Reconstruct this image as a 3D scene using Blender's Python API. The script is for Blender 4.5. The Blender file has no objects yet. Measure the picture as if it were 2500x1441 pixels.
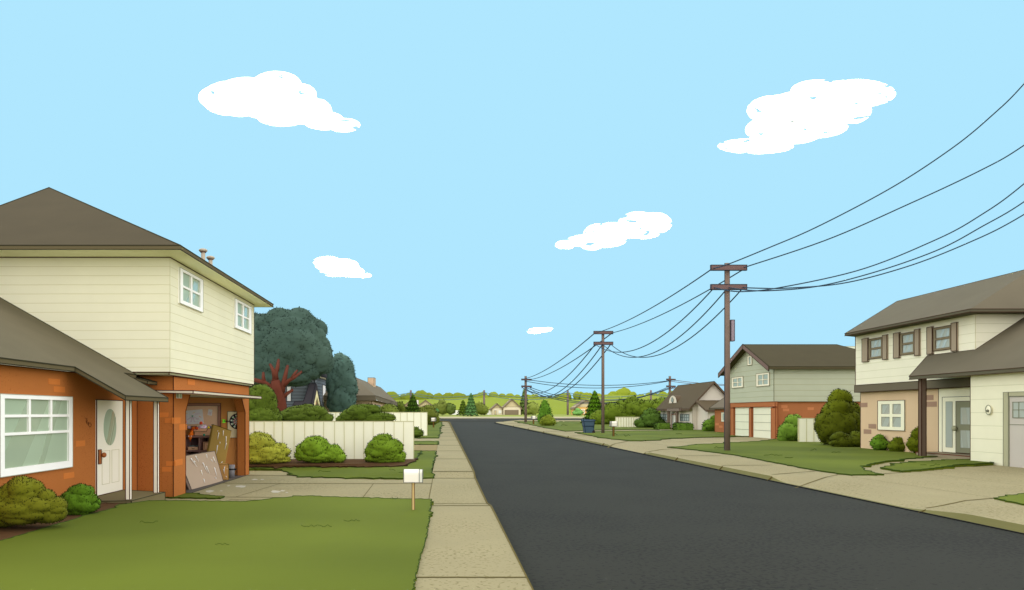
import bpy, bmesh, math, random
import numpy as np
from mathutils import Vector, geometry
random.seed(7); RNG = np.random.default_rng(7)
scn = bpy.context.scene
COL = scn.collection
# ------------------------------------------------------------------ camera frame
F, VX, VY, H = 1800.0, 1085.0, 1008.0, 2.1
def W(x, y, Y): return ((x-VX)*Y/F, Y, H-(y-VY)*Y/F)
def G(x, y, z=0.0):
    Y = F*(H-z)/(y-VY); return ((x-VX)*Y/F, Y, z)
def YX(x, X): return X*F/(x-VX)            # depth at which the plane X=const shows at column x
def ZX(y, x, X): return H-(y-VY)*YX(x, X)/F
cam = bpy.data.cameras.new('camera'); co = bpy.data.objects.new('camera', cam); COL.objects.link(co)
co.location = (0, 0, H); co.rotation_euler = (math.pi/2, 0, 0)
cam.sensor_width = 36; cam.lens = 36*F/2500; cam.shift_x = (1250-VX)/2500; cam.shift_y = (VY-720.5)/2500
cam.clip_start = .05; cam.clip_end = 6000
scn.camera = co
scn.view_settings.view_transform = 'Standard'; scn.view_settings.look = 'None'
scn.view_settings.exposure = 0; scn.view_settings.gamma = 1
# ------------------------------------------------------------------ materials
def s2l(c):
    c = c/255.0
    return c/12.92 if c <= .04045 else ((c+.055)/1.055)**2.4
KV = (0.95, 0.99, 1.0); KH = (1.68, 1.80, 1.95)
MC = {}; KSG = [1.0]
def mat(name, rgb, K='v', var=.06, vs=1.2, rough=.9, spec=.15, lines=None, speck=None, coat=0, rgb2=None, ks=1.0):
    key = (name, rgb, K, KSG[0])
    if key in MC: return MC[key]
    k = KH if K == 'h' else KV
    ks = ks*KSG[0]; base = [min(.97, s2l(c)/kk*ks) for c, kk in zip(rgb, k)]
    m = bpy.data.materials.new(name); MC[key] = m; m.use_nodes = True
    nt = m.node_tree; nt.nodes.clear(); N = nt.nodes.new; L = nt.links.new
    out = N('ShaderNodeOutputMaterial'); b = N('ShaderNodeBsdfPrincipled'); L(b.outputs[0], out.inputs[0])
    b.inputs['Roughness'].default_value = rough; b.inputs['Specular IOR Level'].default_value = spec
    if coat:
        b.inputs['Coat Weight'].default_value = coat; b.inputs['Coat IOR'].default_value = 2.1; b.inputs['Coat Roughness'].default_value = .12
    geo = N('ShaderNodeNewGeometry')
    noi = N('ShaderNodeTexNoise'); noi.inputs['Scale'].default_value = vs; noi.inputs['Detail'].default_value = 3
    L(geo.outputs['Position'], noi.inputs['Vector'])
    mr = N('ShaderNodeMapRange'); mr.inputs[1].default_value = .3; mr.inputs[2].default_value = .7
    mr.inputs[3].default_value = 1-var; mr.inputs[4].default_value = 1+var
    L(noi.outputs['Fac'], mr.inputs[0])
    mul = N('ShaderNodeVectorMath'); mul.operation = 'MULTIPLY'; mul.inputs[0].default_value = base
    comb = N('ShaderNodeCombineXYZ')
    for i in range(3): L(mr.outputs[0], comb.inputs[i])
    L(comb.outputs[0], mul.inputs[1]); cur = mul.outputs[0]
    if rgb2:
        n2 = N('ShaderNodeTexNoise'); n2.inputs['Scale'].default_value = vs*.45; n2.inputs['Detail'].default_value = 1
        L(geo.outputs['Position'], n2.inputs['Vector'])
        m2 = N('ShaderNodeMapRange'); m2.inputs[1].default_value = .4; m2.inputs[2].default_value = .62; L(n2.outputs['Fac'], m2.inputs[0])
        mx = N('ShaderNodeMix'); mx.data_type = 'RGBA'; L(m2.outputs[0], mx.inputs[0]); L(cur, mx.inputs[6])
        mx.inputs[7].default_value = [min(.97, s2l(c)/kk) for c, kk in zip(rgb2, k)]+[1]; cur = mx.outputs[2]
    if speck:      # (scale, threshold, rgb)
        sc, th, srgb = speck
        v = N('ShaderNodeTexNoise'); v.inputs['Scale'].default_value = sc; v.inputs['Detail'].default_value = 1
        L(geo.outputs['Position'], v.inputs['Vector'])
        big = N('ShaderNodeTexNoise'); big.inputs['Scale'].default_value = .35; L(geo.outputs['Position'], big.inputs['Vector'])
        ad = N('ShaderNodeMath'); ad.operation = 'MULTIPLY_ADD'; ad.inputs[1].default_value = .45; L(big.outputs['Fac'], ad.inputs[0]); L(v.outputs['Fac'], ad.inputs[2])
        gt = N('ShaderNodeMapRange'); gt.inputs[1].default_value = th+.225; gt.inputs[2].default_value = th+.265; L(ad.outputs[0], gt.inputs[0])
        mx = N('ShaderNodeMix'); mx.data_type = 'RGBA'; L(gt.outputs[0], mx.inputs[0]); L(cur, mx.inputs[6])
        mx.inputs[7].default_value = [s2l(c)/kk for c, kk in zip(srgb, k)]+[1]; cur = mx.outputs[2]
    if lines:      # (spacing, offset, half thickness, rgb)
        sp, off, ht, lrgb = lines
        sx = N('ShaderNodeSeparateXYZ'); L(geo.outputs['Position'], sx.inputs[0])
        wn = N('ShaderNodeTexNoise'); wn.inputs['Scale'].default_value = .5; L(geo.outputs['Position'], wn.inputs['Vector'])
        w = N('ShaderNodeMath'); w.operation = 'MULTIPLY_ADD'; w.inputs[1].default_value = ht*2.2; L(wn.outputs['Fac'], w.inputs[0]); L(sx.outputs[2], w.inputs[2])
        pp = N('ShaderNodeMath'); pp.operation = 'PINGPONG'; pp.inputs[1].default_value = sp/2
        a0 = N('ShaderNodeMath'); a0.operation = 'SUBTRACT'; a0.inputs[1].default_value = off-50*sp; L(w.outputs[0], a0.inputs[0]); L(a0.outputs[0], pp.inputs[0])
        ls = N('ShaderNodeMapRange'); ls.inputs[1].default_value = ht*.7; ls.inputs[2].default_value = ht*1.3; ls.inputs[3].default_value = 1; ls.inputs[4].default_value = 0
        L(pp.outputs[0], ls.inputs[0])
        mx = N('ShaderNodeMix'); mx.data_type = 'RGBA'; L(ls.outputs[0], mx.inputs[0]); L(cur, mx.inputs[6])
        mx.inputs[7].default_value = [s2l(c)/kk for c, kk in zip(lrgb, k)]+[1]; cur = mx.outputs[2]
        bp = N('ShaderNodeBump'); bp.inputs['Distance'].default_value = .02; bp.inputs['Strength'].default_value = .3; bp.invert = True
        L(ls.outputs[0], bp.inputs['Height']); L(bp.outputs[0], b.inputs['Normal'])
    L(cur, b.inputs['Base Color'])
    return m
def flat(name, rgb, K='v', ks=1.0): return mat(name, rgb, K, var=.02, ks=ks)
# ------------------------------------------------------------------ object helpers
def tag(o, label=None, cat=None, group=None, kind=None):
    if label: o['label'] = label
    if cat: o['category'] = cat
    if group: o['group'] = group
    if kind: o['kind'] = kind
    return o
ORG = {}
def thing(name, label, cat, loc, group=None):
    o = bpy.data.objects.new(name, None); COL.objects.link(o); o.location = loc; o.empty_display_size = .2
    ORG[o.name] = Vector(loc); return tag(o, label, cat, group)
def org(o):
    return ORG.get(o.name, Vector((0, 0, 0))) if o else Vector((0, 0, 0))
def link(name, me, parent=None, loc=None):
    """verts are in world space; shift them to the origin of the thing"""
    o = bpy.data.objects.new(name, me); COL.objects.link(o)
    if parent:
        of = org(parent); o.parent = parent; ORG[o.name] = of
    else:
        of = Vector(loc) if loc else Vector((0, 0, 0)); o.location = of; ORG[o.name] = of
    if of.length: 
        from mathutils import Matrix
        me.transform(Matrix.Translation(-of))
    return o
class MB:
    def __init__(s): s.v = []; s.f = []; s.m = []; s.mats = []; s.smooth = []
    def mi(s, m):
        if m not in s.mats: s.mats.append(m)
        return s.mats.index(m)
    def add(s, vs, fs, m, ink=None, smooth=False):
        b = len(s.v); s.v += [tuple(map(float, p)) for p in vs]; k = s.mi(m)
        for f in fs: s.f.append([b+i for i in f]); s.m.append(k); s.smooth.append(smooth)
        if ink: s.ink(vs, fs, *ink)
        return s
    def ink(s, vs, fs, im, r):
        V = [Vector(p) for p in vs]; ed = {}
        for f in fs:
            n = Vector((0, 0, 0))
            for i in range(len(f)):
                a, b = V[f[i]], V[f[(i+1) % len(f)]]; n += a.cross(b)
            if n.length: n.normalize()
            for i in range(len(f)):
                k = tuple(sorted((f[i], f[(i+1) % len(f)]))); ed.setdefault(k, []).append(n)
        for (a, b), ns in ed.items():
            if len(ns) == 2 and abs(ns[0].dot(ns[1])) > .93: continue
            s.bar(V[a], V[b], r, im)
    def bar(s, a, b, r, m, sides=4):
        a, b = Vector(a), Vector(b); d = b-a
        if d.length < 1e-5: return s
        d.normalize(); a = a-d*r*.6; b = b+d*r*.6
        u = d.cross(Vector((0, 0, 1)))
        if u.length < .05: u = Vector((1, 0, 0))
        u.normalize(); w = d.cross(u)
        vs = []
        for p in (a, b):
            for i in range(sides):
                t = 2*math.pi*(i+.5)/sides; vs.append(p+(u*math.cos(t)+w*math.sin(t))*r*1.2)
        fs = [(i, (i+1) % sides, sides+(i+1) % sides, sides+i) for i in range(sides)]+[tuple(range(sides))[::-1], tuple(range(sides, 2*sides))]
        return s.add(vs, fs, m)
    def box(s, x0, x1, y0, y1, z0, z1, m, ink=None):
        vs = [(x, y, z) for x in (x0, x1) for y in (y0, y1) for z in (z0, z1)]
        return s.hexa(vs, m, ink)
    def hexa(s, vs, m, ink=None):
        return s.add(vs, [(0, 1, 3, 2), (4, 6, 7, 5), (0, 4, 5, 1), (2, 3, 7, 6), (0, 2, 6, 4), (1, 5, 7, 3)], m, ink)
    def prism(s, pts, d, m, ink=None, side=None):
        """polygon pts swept along vector d"""
        n = len(pts); d = Vector(d); A = [Vector(p) for p in pts]; B = [p+d for p in A]
        s.add(A+B, [tuple(range(n)), tuple(range(n, 2*n))[::-1]], m)
        s.add(A+B, [(i, i+n, (i+1) % n+n, (i+1) % n) for i in range(n)], side or m)
        if ink: s.ink(A+B, [tuple(range(n)), tuple(range(n, 2*n))[::-1]]+[(i, i+n, (i+1) % n+n, (i+1) % n) for i in range(n)], *ink)
        return s
    def tube(s, pts, rs, m, sides=8, cap=True, smooth=True):
        P = [Vector(p) for p in pts]; n = len(P)
        if not hasattr(rs, '__len__'): rs = [rs]*n
        vs = []; pu = None
        for i, p in enumerate(P):
            t = (P[min(i+1, n-1)]-P[max(i-1, 0)]).normalized()
            u = t.cross(Vector((0, 0, 1))) if abs(t.z) < .95 else t.cross(Vector((0, 1, 0)))
            u.normalize()
            if pu is not None and u.dot(pu) < 0: u = -u
            pu = u; w = t.cross(u)
            for k in range(sides):
                a = 2*math.pi*k/sides; vs.append(p+(u*math.cos(a)+w*math.sin(a))*rs[i])
        fs = [(i*sides+k, i*sides+(k+1) % sides, (i+1)*sides+(k+1) % sides, (i+1)*sides+k) for i in range(n-1) for k in range(sides)]
        if cap: fs += [tuple(range(sides))[::-1], tuple(range((n-1)*sides, n*sides))]
        return s.add(vs, fs, m, smooth=smooth)
    def ball(s, c, r, m, seg=16, rings=10):
        if not hasattr(r, '__len__'): r = (r, r, r)
        vs = [(c[0], c[1], c[2]+r[2])]
        for i in range(1, rings):
            t = math.pi*i/rings
            for k in range(seg):
                a = 2*math.pi*k/seg; vs.append((c[0]+r[0]*math.sin(t)*math.cos(a), c[1]+r[1]*math.sin(t)*math.sin(a), c[2]+r[2]*math.cos(t)))
        vs.append((c[0], c[1], c[2]-r[2])); e = len(vs)-1
        fs = [(0, 1+k, 1+(k+1) % seg) for k in range(seg)]
        for i in range(rings-2):
            for k in range(seg): fs.append((1+i*seg+k, 1+(i+1)*seg+k, 1+(i+1)*seg+(k+1) % seg, 1+i*seg+(k+1) % seg))
        fs += [(e, 1+(rings-2)*seg+(k+1) % seg, 1+(rings-2)*seg+k) for k in range(seg)]
        return s.add(vs, fs, m, smooth=True)
    def build(s, name, parent=None, loc=None, recalc=True):
        me = bpy.data.meshes.new(name); me.from_pydata(s.v, [], s.f)
        for m in s.mats: me.materials.append(m)
        me.polygons.foreach_set('material_index', s.m); me.polygons.foreach_set('use_smooth', s.smooth)
        if recalc:
            bm = bmesh.new(); bm.from_mesh(me); bmesh.ops.recalc_face_normals(bm, faces=bm.faces); bm.to_mesh(me); bm.free()
        me.update(); return link(name, me, parent, loc)
def copy_tree(o, loc, label=None, group=None, rotz=None, scale=None):
    c = o.copy(); COL.objects.link(c); c.location = loc
    if label: c['label'] = label
    if group: c['group'] = group
    if rotz is not None: c.rotation_euler.z = rotz
    if scale: c.scale = scale
    for ch in list(o.children):
        d = ch.copy(); COL.objects.link(d); d.parent = c
        for g in list(ch.children):
            e = g.copy(); COL.objects.link(e); e.parent = d
    return c
# plane helper: ('x', X, sign) faces +-X, u runs along Y;  ('y', Y) faces the camera side, u runs along X
def PT(pl, u, z, o):
    return (pl[1]+pl[2]*o, u, z) if pl[0] == 'x' else (u, pl[1]-o, z)
def pbox(mb, pl, u0, u1, z0, z1, o0, o1, m, ink=None):
    mb.hexa([PT(pl, u, z, o) for u in (u0, u1) for o in (o0, o1) for z in (z0, z1)], m, ink); return mb
def clip(poly, u0, u1, z0, z1):
    def cut(P, f):
        out = []
        for i in range(len(P)):
            a, b = P[i], P[(i+1) % len(P)]; fa, fb = f(a), f(b)
            if fa >= 0: out.append(a)
            if fa*fb < 0: t = fa/(fa-fb); out.append((a[0]+(b[0]-a[0])*t, a[1]+(b[1]-a[1])*t))
        return out
    for f in (lambda p: p[0]-u0, lambda p: u1-p[0], lambda p: p[1]-z0, lambda p: z1-p[1]):
        poly = cut(poly, f)
        if len(poly) < 3: return None
    return poly
GL = mat('glass', (161, 182, 156), var=.02, rough=.3, spec=.3)
GLS = mat('glass_glint_streak', (161, 182, 156), var=.02, rough=.15, spec=.5, coat=.8)  # coated strip shaped to stand in for a reflection streak on glass
WF = flat('window_white', (249, 249, 245))
def window(parent, pl, u0, u1, z0, z1, vdiv=(.5,), hdiv=(.5,), fw=.1, mw=.04, fm=None, gm=None, gs=None, ink=None, out=.05,
           bands=((.25, .2, .35),), flip=1, name='window', fb=None, vrows=None, lab=None, uk=1.0):
    """frame part with a pane sub-part; vdiv/hdiv are muntin places (0..1); bands are reflection streaks imitated by coated diagonal strips on the glass"""
    fm = fm or WF; gm = gm or GL; gs = gs or GLS; fb = fb or fw
    rt = min(4.0, abs((u0+u1)/2/pl[1]))*uk if pl[0] == 'x' else 1.0; fu = fw*rt; mu = mw*rt
    mb = MB(); iu0, iu1 = min(u0, u1)+fu, max(u0, u1)-fu; iz0, iz1 = z0+fb, z1-fw; u0, u1 = min(u0, u1), max(u0, u1)
    pbox(mb, pl, u0, u1, iz1, z1, -.02, out, fm); pbox(mb, pl, u0, u1, z0, iz0, -.02, out, fm)
    pbox(mb, pl, u0, iu0, iz0, iz1, -.02, out, fm); pbox(mb, pl, iu1, u1, iz0, iz1, -.02, out, fm)
    us = [iu0]+[iu0+(iu1-iu0)*t for t in vdiv]+[iu1]; zs = [iz0]+[iz0+(iz1-iz0)*t for t in hdiv]+[iz1]
    rects = []
    for j in range(len(zs)-1):
        row = us if not vrows or j in vrows else [iu0, iu1]
        for i in range(len(row)-1):
            rects.append((row[i]+(mu/2 if i else 0), row[i+1]-(mu/2 if i < len(row)-2 else 0), zs[j]+(mw/2 if j else 0), zs[j+1]-(mw/2 if j < len(zs)-2 else 0)))
        for u in row[1:-1]: pbox(mb, pl, u-mu/2, u+mu/2, zs[j]+(mw/2 if j else 0), zs[j+1]-(mw/2 if j < len(zs)-2 else 0), -.01, out*.7, fm)
    for z in zs[1:-1]: pbox(mb, pl, iu0, iu1, z-mw/2, z+mw/2, -.01, out*.8, fm)
    if ink:
        im, r = ink; c = [PT(pl, u0, z0, out), PT(pl, u1, z0, out), PT(pl, u1, z1, out), PT(pl, u0, z1, out)]
        for i in range(4): mb.bar(c[i], c[(i+1) % 4], r, im)
        for a, b, c_, d in rects:
            q = [PT(pl, a, c_, out*.7), PT(pl, b, c_, out*.7), PT(pl, b, d, out*.7), PT(pl, a, d, out*.7)]
            for i in range(4): mb.bar(q[i], q[(i+1) % 4], r*.45, im)
    w = mb.build(name, parent)
    if lab: w['label'] = lab
    g = MB(); pbox(g, pl, iu0, iu1, iz0, iz1, -.02, .004, gm)
    wd, ht = iu1-iu0, iz1-iz0
    for (t, bw, lean) in bands:
        a = iu0+wd*t; b = a+wd*bw; ln = wd*lean*flip
        P = [(a-ln/2, iz0), (b-ln/2, iz0), (b+ln/2, iz1), (a+ln/2, iz1)]
        for r in rects:
            q = clip(P, *r)
            if q: g.prism([PT(pl, u, z, .002) for u, z in q], Vector(PT(pl, 0, 0, .01))-Vector(PT(pl, 0, 0, .002)), gs)
    g.build('pane', w)
    return w
# ------------------------------------------------------------------ foliage
ICO = {}
def ico(n):
    if n not in ICO:
        bm = bmesh.new(); bmesh.ops.create_icosphere(bm, subdivisions=n, radius=1)
        v = np.array([x.co[:] for x in bm.verts]); f = np.array([[q.index for q in t.verts] for t in bm.faces]); bm.free()
        v /= np.linalg.norm(v, axis=1)[:, None]; ICO[n] = (v, f)
    return ICO[n]
def star(c, r, scal, lvl, amp=.5, seed=0):
    """lobed closed crown surface: centre, radii, scallop size in metres"""
    v, f = ico(lvl); rg = np.random.default_rng(seed)
    rm = (r[0]+r[2])/2; w = max(.12, min(1.0, scal/rm)); n = int(min(260, 9.0/(w*w)))+4
    i = np.arange(n)+.5; ph = np.arccos(1-2*i/n); th = math.pi*(1+5**.5)*i
    sd = np.c_[np.cos(th)*np.sin(ph), np.sin(th)*np.sin(ph), np.cos(ph)]+rg.normal(0, w*.28, (n, 3)); sd /= np.linalg.norm(sd, axis=1)[:, None]
    hs = rg.uniform(-.4, .25, n)
    d = np.clip(v@sd.T, -1, 1); ang = np.arccos(d)/(w*1.15)
    b = np.sqrt(np.clip(1-ang**2, 0, 1))+hs[None, :]*(ang < 1); b = b.max(axis=1)
    R = 1+amp*w*(b-.75)
    return v*R[:, None]*np.array(r)+np.array(c), f
def hairs(V, Fc, L, dens, rg, zmin=None, wf=.6):
    a, b, c = V[Fc[:, 0]], V[Fc[:, 1]], V[Fc[:, 2]]
    n = np.cross(b-a, c-a); ar = np.linalg.norm(n, axis=1)/2; n = n/(np.linalg.norm(n, axis=1)[:, None]+1e-12)
    k = int(ar.sum()*dens)
    if k < 1: return np.zeros((0, 3)), np.zeros((0, 3), int)
    idx = rg.choice(len(Fc), k, p=ar/ar.sum()); u = rg.random((k, 2)); fl = u.sum(1) > 1; u[fl] = 1-u[fl]
    p = a[idx]+(b[idx]-a[idx])*u[:, :1]+(c[idx]-a[idx])*u[:, 1:]; nn = n[idx]
    if zmin is not None:
        keep = p[:, 2] > zmin; p = p[keep]; nn = nn[keep]; k = len(p)
    t = rg.normal(size=(k, 3)); t -= (t*nn).sum(1)[:, None]*nn; t /= np.linalg.norm(t, axis=1)[:, None]+1e-9
    Ls = L*rg.uniform(.7, 1.25, (k, 1)); tip = p+nn*Ls
    P = np.stack([p-t*L*wf/2-nn*L*.15, p+t*L*wf/2-nn*L*.15, tip+t*L*wf*.22, tip-t*L*wf*.22], 1).reshape(-1, 3)
    return P, np.arange(4*k).reshape(-1, 4)
def np_mesh(name, chunks, parent=None, loc=None):
    """chunks: (V, F, material, smooth)"""
    me = bpy.data.meshes.new(name); off = 0; VV = []; loops = []; starts = []; tot = []; mi = []; sm = []; ls = 0; mats = []
    for V, Fc, m, s in chunks:
        if len(Fc) == 0: continue
        if m not in mats: mats.append(m)
        VV.append(V); loops.append((Fc+off).ravel()); k = Fc.shape[1]
        starts.append(np.arange(len(Fc))*k+ls); ls += len(Fc)*k; mi.append(np.full(len(Fc), mats.index(m))); sm.append(np.full(len(Fc), s)); off += len(V)
    V = np.concatenate(VV); lo = np.concatenate(loops); st = np.concatenate(starts)
    me.vertices.add(len(V)); me.vertices.foreach_set('co', V.astype(np.float32).ravel())
    me.loops.add(len(lo)); me.loops.foreach_set('vertex_index', lo.astype(np.int32))
    me.polygons.add(len(st)); me.polygons.foreach_set('loop_start', st.astype(np.int32))
    me.update(calc_edges=True); me.validate()
    for m in mats: me.materials.append(m)
    me.polygons.foreach_set('material_index', np.concatenate(mi).astype(np.int32)); me.polygons.foreach_set('use_smooth', np.concatenate(sm).astype(bool))
    me.update(); return link(name, me, parent, loc)
def dark(rgb, k=.46): return tuple(max(0, int(c*k)) for c in rgb)
def foliage(name, blobs, Y, rgb, ink=None, scal=14, lpx=3.0, parent=None, loc=None, zmin=None, rgb2=None, depth=.9, amp=.8, hd=1.0, lk=1.6):
    """blobs: (cx, cy, rx, ry[, dY]) measured on the reference, stood up at distance Y with real depth"""
    fm = mat('leaves_'+name, rgb, var=.1, vs=14.0/Y, rgb2=rgb2 or tuple(int(c*.9) for c in rgb), ks=lk); im = flat('leaf_tips', ink or dark(rgb))
    px = Y/F; ch = []; rg = np.random.default_rng(int(abs(blobs[0][0])*7+blobs[0][1]))
    for q, bl in enumerate(blobs):
        cx, cy, rx, ry = bl[:4]; dy = bl[4] if len(bl) > 4 else 0
        YY = Y+dy; s = YY/F; c = W(cx, cy, YY); r = (rx*s, min(rx, ry*1.5)*s*depth, ry*s)
        lvl = 5 if max(rx, ry) > 38 else (4 if max(rx, ry) > 12 else 3)
        V, Fc = star(c, r, scal*s, lvl, amp, seed=int(rg.integers(1e9)))
        ch.append((V, Fc, fm, True))
        L = lpx*s; P, Q = hairs(V, Fc, L, hd*.42/(L*L), rg, zmin=zmin)
        ch.append((P, Q, im, False))
    return np_mesh(name, ch, parent, loc)
SKYB, SKYS, SKYZ, SKYC = 2.5, 3.5, .35, (1.0, .995, 1.0)
# ------------------------------------------------------------------ terrain
def P(Y):
    k = [(-1e4, 0), (172, 0), (176, .33), (187, .68), (193, .97), (220, 1.49), (250, 1.6), (1e5, 1.6)]
    for (a, za), (b, zb) in zip(k, k[1:]):
        if a <= Y <= b: return za+(zb-za)*(Y-a)/(b-a)
def lerpk(x, k):
    if x <= k[0][0]: return k[0][1]
    for (a, za), (b, zb) in zip(k, k[1:]):
        if x <= b: return za+(zb-za)*(x-a)/(b-a)
    return k[-1][1]
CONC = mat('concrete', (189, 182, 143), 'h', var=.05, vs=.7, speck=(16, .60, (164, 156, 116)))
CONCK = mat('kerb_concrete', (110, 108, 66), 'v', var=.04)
JOINT = flat('joint', (122, 112, 62), 'h')
ASPH = mat('asphalt', (64, 66, 60), 'h', var=.03, vs=.25, rough=.95, speck=(13, .565, (50, 51, 48)))
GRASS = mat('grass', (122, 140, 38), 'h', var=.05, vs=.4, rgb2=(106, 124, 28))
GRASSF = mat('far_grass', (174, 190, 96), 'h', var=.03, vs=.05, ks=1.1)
GINK = flat('grass_edge', (66, 92, 22), 'h')
DIRT = mat('dirt', (104, 77, 48), 'h', var=.12, vs=9)
DINK = flat('dirt_edge', (66, 44, 24), 'h')
KINK = flat('kerb_line', (128, 116, 58), 'h')
BINK = flat('road_edge_line', (44, 46, 44), 'h')
def grid(name, Ys, Xf, zf, m, nx=2, extra=None):
    mb = MB(); vs = []; fs = []
    for Y in Ys:
        a, b = Xf(Y)
        for i in range(nx+1):
            X = a+(b-a)*i/nx; vs.append((X, Y, zf(X, Y)))
    for j in range(len(Ys)-1):
        for i in range(nx): k = j*(nx+1)+i; fs.append((k, k+1, k+nx+2, k+nx+1))
    mb.add(vs, fs, m)
    if extra: extra(mb)
    o = mb.build(name, recalc=False)
    return o
gY = [-40, 60, 150, 170, 176, 187, 193, 220, 250, 400, 3000]
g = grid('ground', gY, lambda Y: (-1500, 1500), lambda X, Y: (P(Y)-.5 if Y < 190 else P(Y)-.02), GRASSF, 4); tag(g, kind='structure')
# main road and the cross street
ROADX = lambda Y: (lerpk(Y, [(160, .9), (170, -1), (173, -8)]), lerpk(Y, [(160, 11.2), (168, 13), (173, 24)]))
rY = [-10, 10, 30, 60, 100, 140, 160, 165, 168, 170, 172]
def rz(X, Y): return lerpk(Y, [(160, -.15), (172, -.1)])
r = grid('road', rY, ROADX, rz, ASPH, 8); tag(r, kind='structure')
cY = [172, 174, 176, 180, 184, 187]
r = grid('cross_street', cY, lambda Y: (-200, 260), lambda X, Y: P(Y)-.1, ASPH, 60); tag(r, kind='structure')
def walk_extra(mb):
    for X0 in (-200,):
        pts = [(x, 187, P(187)+.02) for x in (-200, 0, 260)]
        mb.add([(-200, 187, P(187)-.12), (260, 187, P(187)-.12), (260, 187, P(187)+.09), (-200, 187, P(187)+.09)], [(0, 1, 2, 3)], flat('far_kerb', (176, 174, 150), 'h'))
r = grid('far_pavement', [187, 193], lambda Y: (-200, 260), lambda X, Y: P(Y)+.09, mat('pale_concrete', (219, 215, 180), 'h', var=.03), 20, walk_extra); tag(r, kind='structure')
# --- left pavement
def ldrop(Y): return lerpk(Y, [(16.65, 0), (18.1, -.13), (25.1, -.13), (26.3, 0)])
LX = lambda Y: lerpk(Y, [(158, 1.05), (165, .75), (170, -.2), (174, -3), (176, -7)])
def stripe(mb, pts, zf, w, m, n=12, z=.006):
    """thin joint line laid on a surface"""
    Q = []
    for (a, b) in zip(pts, pts[1:]):
        for i in range(n): t = i/n; Q.append((a[0]+(b[0]-a[0])*t, a[1]+(b[1]-a[1])*t))
    Q.append(pts[-1]); P3 = [Vector((x, y, zf(x, y)+z)) for x, y in Q]; vs = []; fs = []
    for i, p in enumerate(P3):
        t = (P3[min(i+1, len(P3)-1)]-P3[max(i-1, 0)]); t.z = 0; t.normalize(); nrm = Vector((-t.y, t.x, 0))
        # keep roughly the same drawn weight across and along the view
        ww = w*(1+abs(nrm.y)*p.y*.16)*max(1, p.y/22)
        o = nrm*ww/2; jit = random.uniform(-.15, .15)*ww
        vs += [p-o+nrm*jit, p+o+nrm*jit]
        if i: k = 2*i; fs.append((k-2, k, k+1, k-1))
    mb.add(vs, fs, m)
def sw_extra(mb):
    zf = lambda x, y: ldrop(y) if y < 150 else P(y)
    for Y in (9.4, 16.65, 18.1, 25.1, 26.3, 33.5, 40.6, 47.5, 56.5, 66, 77, 90, 106, 125, 146): stripe(mb, [(-.38, Y), (LX(Y), Y)], zf, .022, JOINT)
    ys = [2+.5*i for i in range(60)]+[32+3*i for i in range(48)]
    for a, b in zip(ys, ys[1:]):
        if b > 176: break
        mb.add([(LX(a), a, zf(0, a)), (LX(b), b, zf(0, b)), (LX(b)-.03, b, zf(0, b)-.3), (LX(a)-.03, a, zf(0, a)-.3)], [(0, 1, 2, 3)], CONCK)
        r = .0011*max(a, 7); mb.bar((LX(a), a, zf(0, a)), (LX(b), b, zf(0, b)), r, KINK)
ys = [2, 10, 16.65, 18.1, 22, 25.1, 26.3, 40, 80, 120, 158, 160, 162, 165, 168, 170, 172, 174, 176]
r = grid('left_pavement', ys, lambda Y: (-.42 if Y < 168 else -40, LX(Y)), lambda X, Y: ldrop(Y) if Y < 150 else P(Y), CONC, 1, sw_extra); tag(r, kind='structure')
def ldz(X, Y):
    a = -.13-.13*min(1, max(0, (-X-.36)/6.5))
    return a*lerpk(Y, [(10, 1), (31, 1), (34, .12)])
def GD(x, y): # pixel on the sunken left drive
    X, Y, z = G(x, y, -.13)
    for _ in range(6): z = ldz(X, Y); X, Y, z = G(x, y, z)
    return (X, Y)
def dr_extra(mb):
    def ln(*pp): stripe(mb, [GD(*p) for p in pp], ldz, .02, JOINT)
    ln((606, 1161), (760, 1161.5)); ln((540, 1180), (800, 1181), (1056, 1181)); ln((575, 1214), (684, 1181)); ln((884, 1218), (912, 1181)); ln((550, 1214), (690, 1215)); ln((560, 1221), (640, 1221))
    stripe(mb, [(-.4, 17.6), (-.4, 25.6)], ldz, .02, JOINT)
    sp = flat('paint_splat', (232, 230, 216), 'h')
    for (x, y, rx, ry) in ((619, 1171, 10, 1.5), (640, 1171, 5, 1), (589, 1188, 13, 3), (560, 1187, 6, 1.5), (513, 1200, 12, 3), (540, 1199, 4, 1), (672, 1201, 13, 3.2), (690, 1199, 6, 1.5), (700, 1203, 4, 1), (478, 1208, 5, 1)):
        c = GD(x, y); pts = []
        for i in range(12):
            a = 2*math.pi*i/12; k = random.uniform(.75, 1.15); q = GD(x+rx*k*math.cos(a), y+ry*k*math.sin(a)); pts.append((q[0], q[1], ldz(*q)+.005))
        mb.add(pts, [tuple(range(12))], sp)
r = grid('left_drive', [9, 12, 14, 16, 18, 20, 22, 24, 26, 28, 31, 34, 50, 90, 172], lambda Y: (-70, -.4), ldz, CONC, 60, dr_extra); tag(r, kind='structure')
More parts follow.
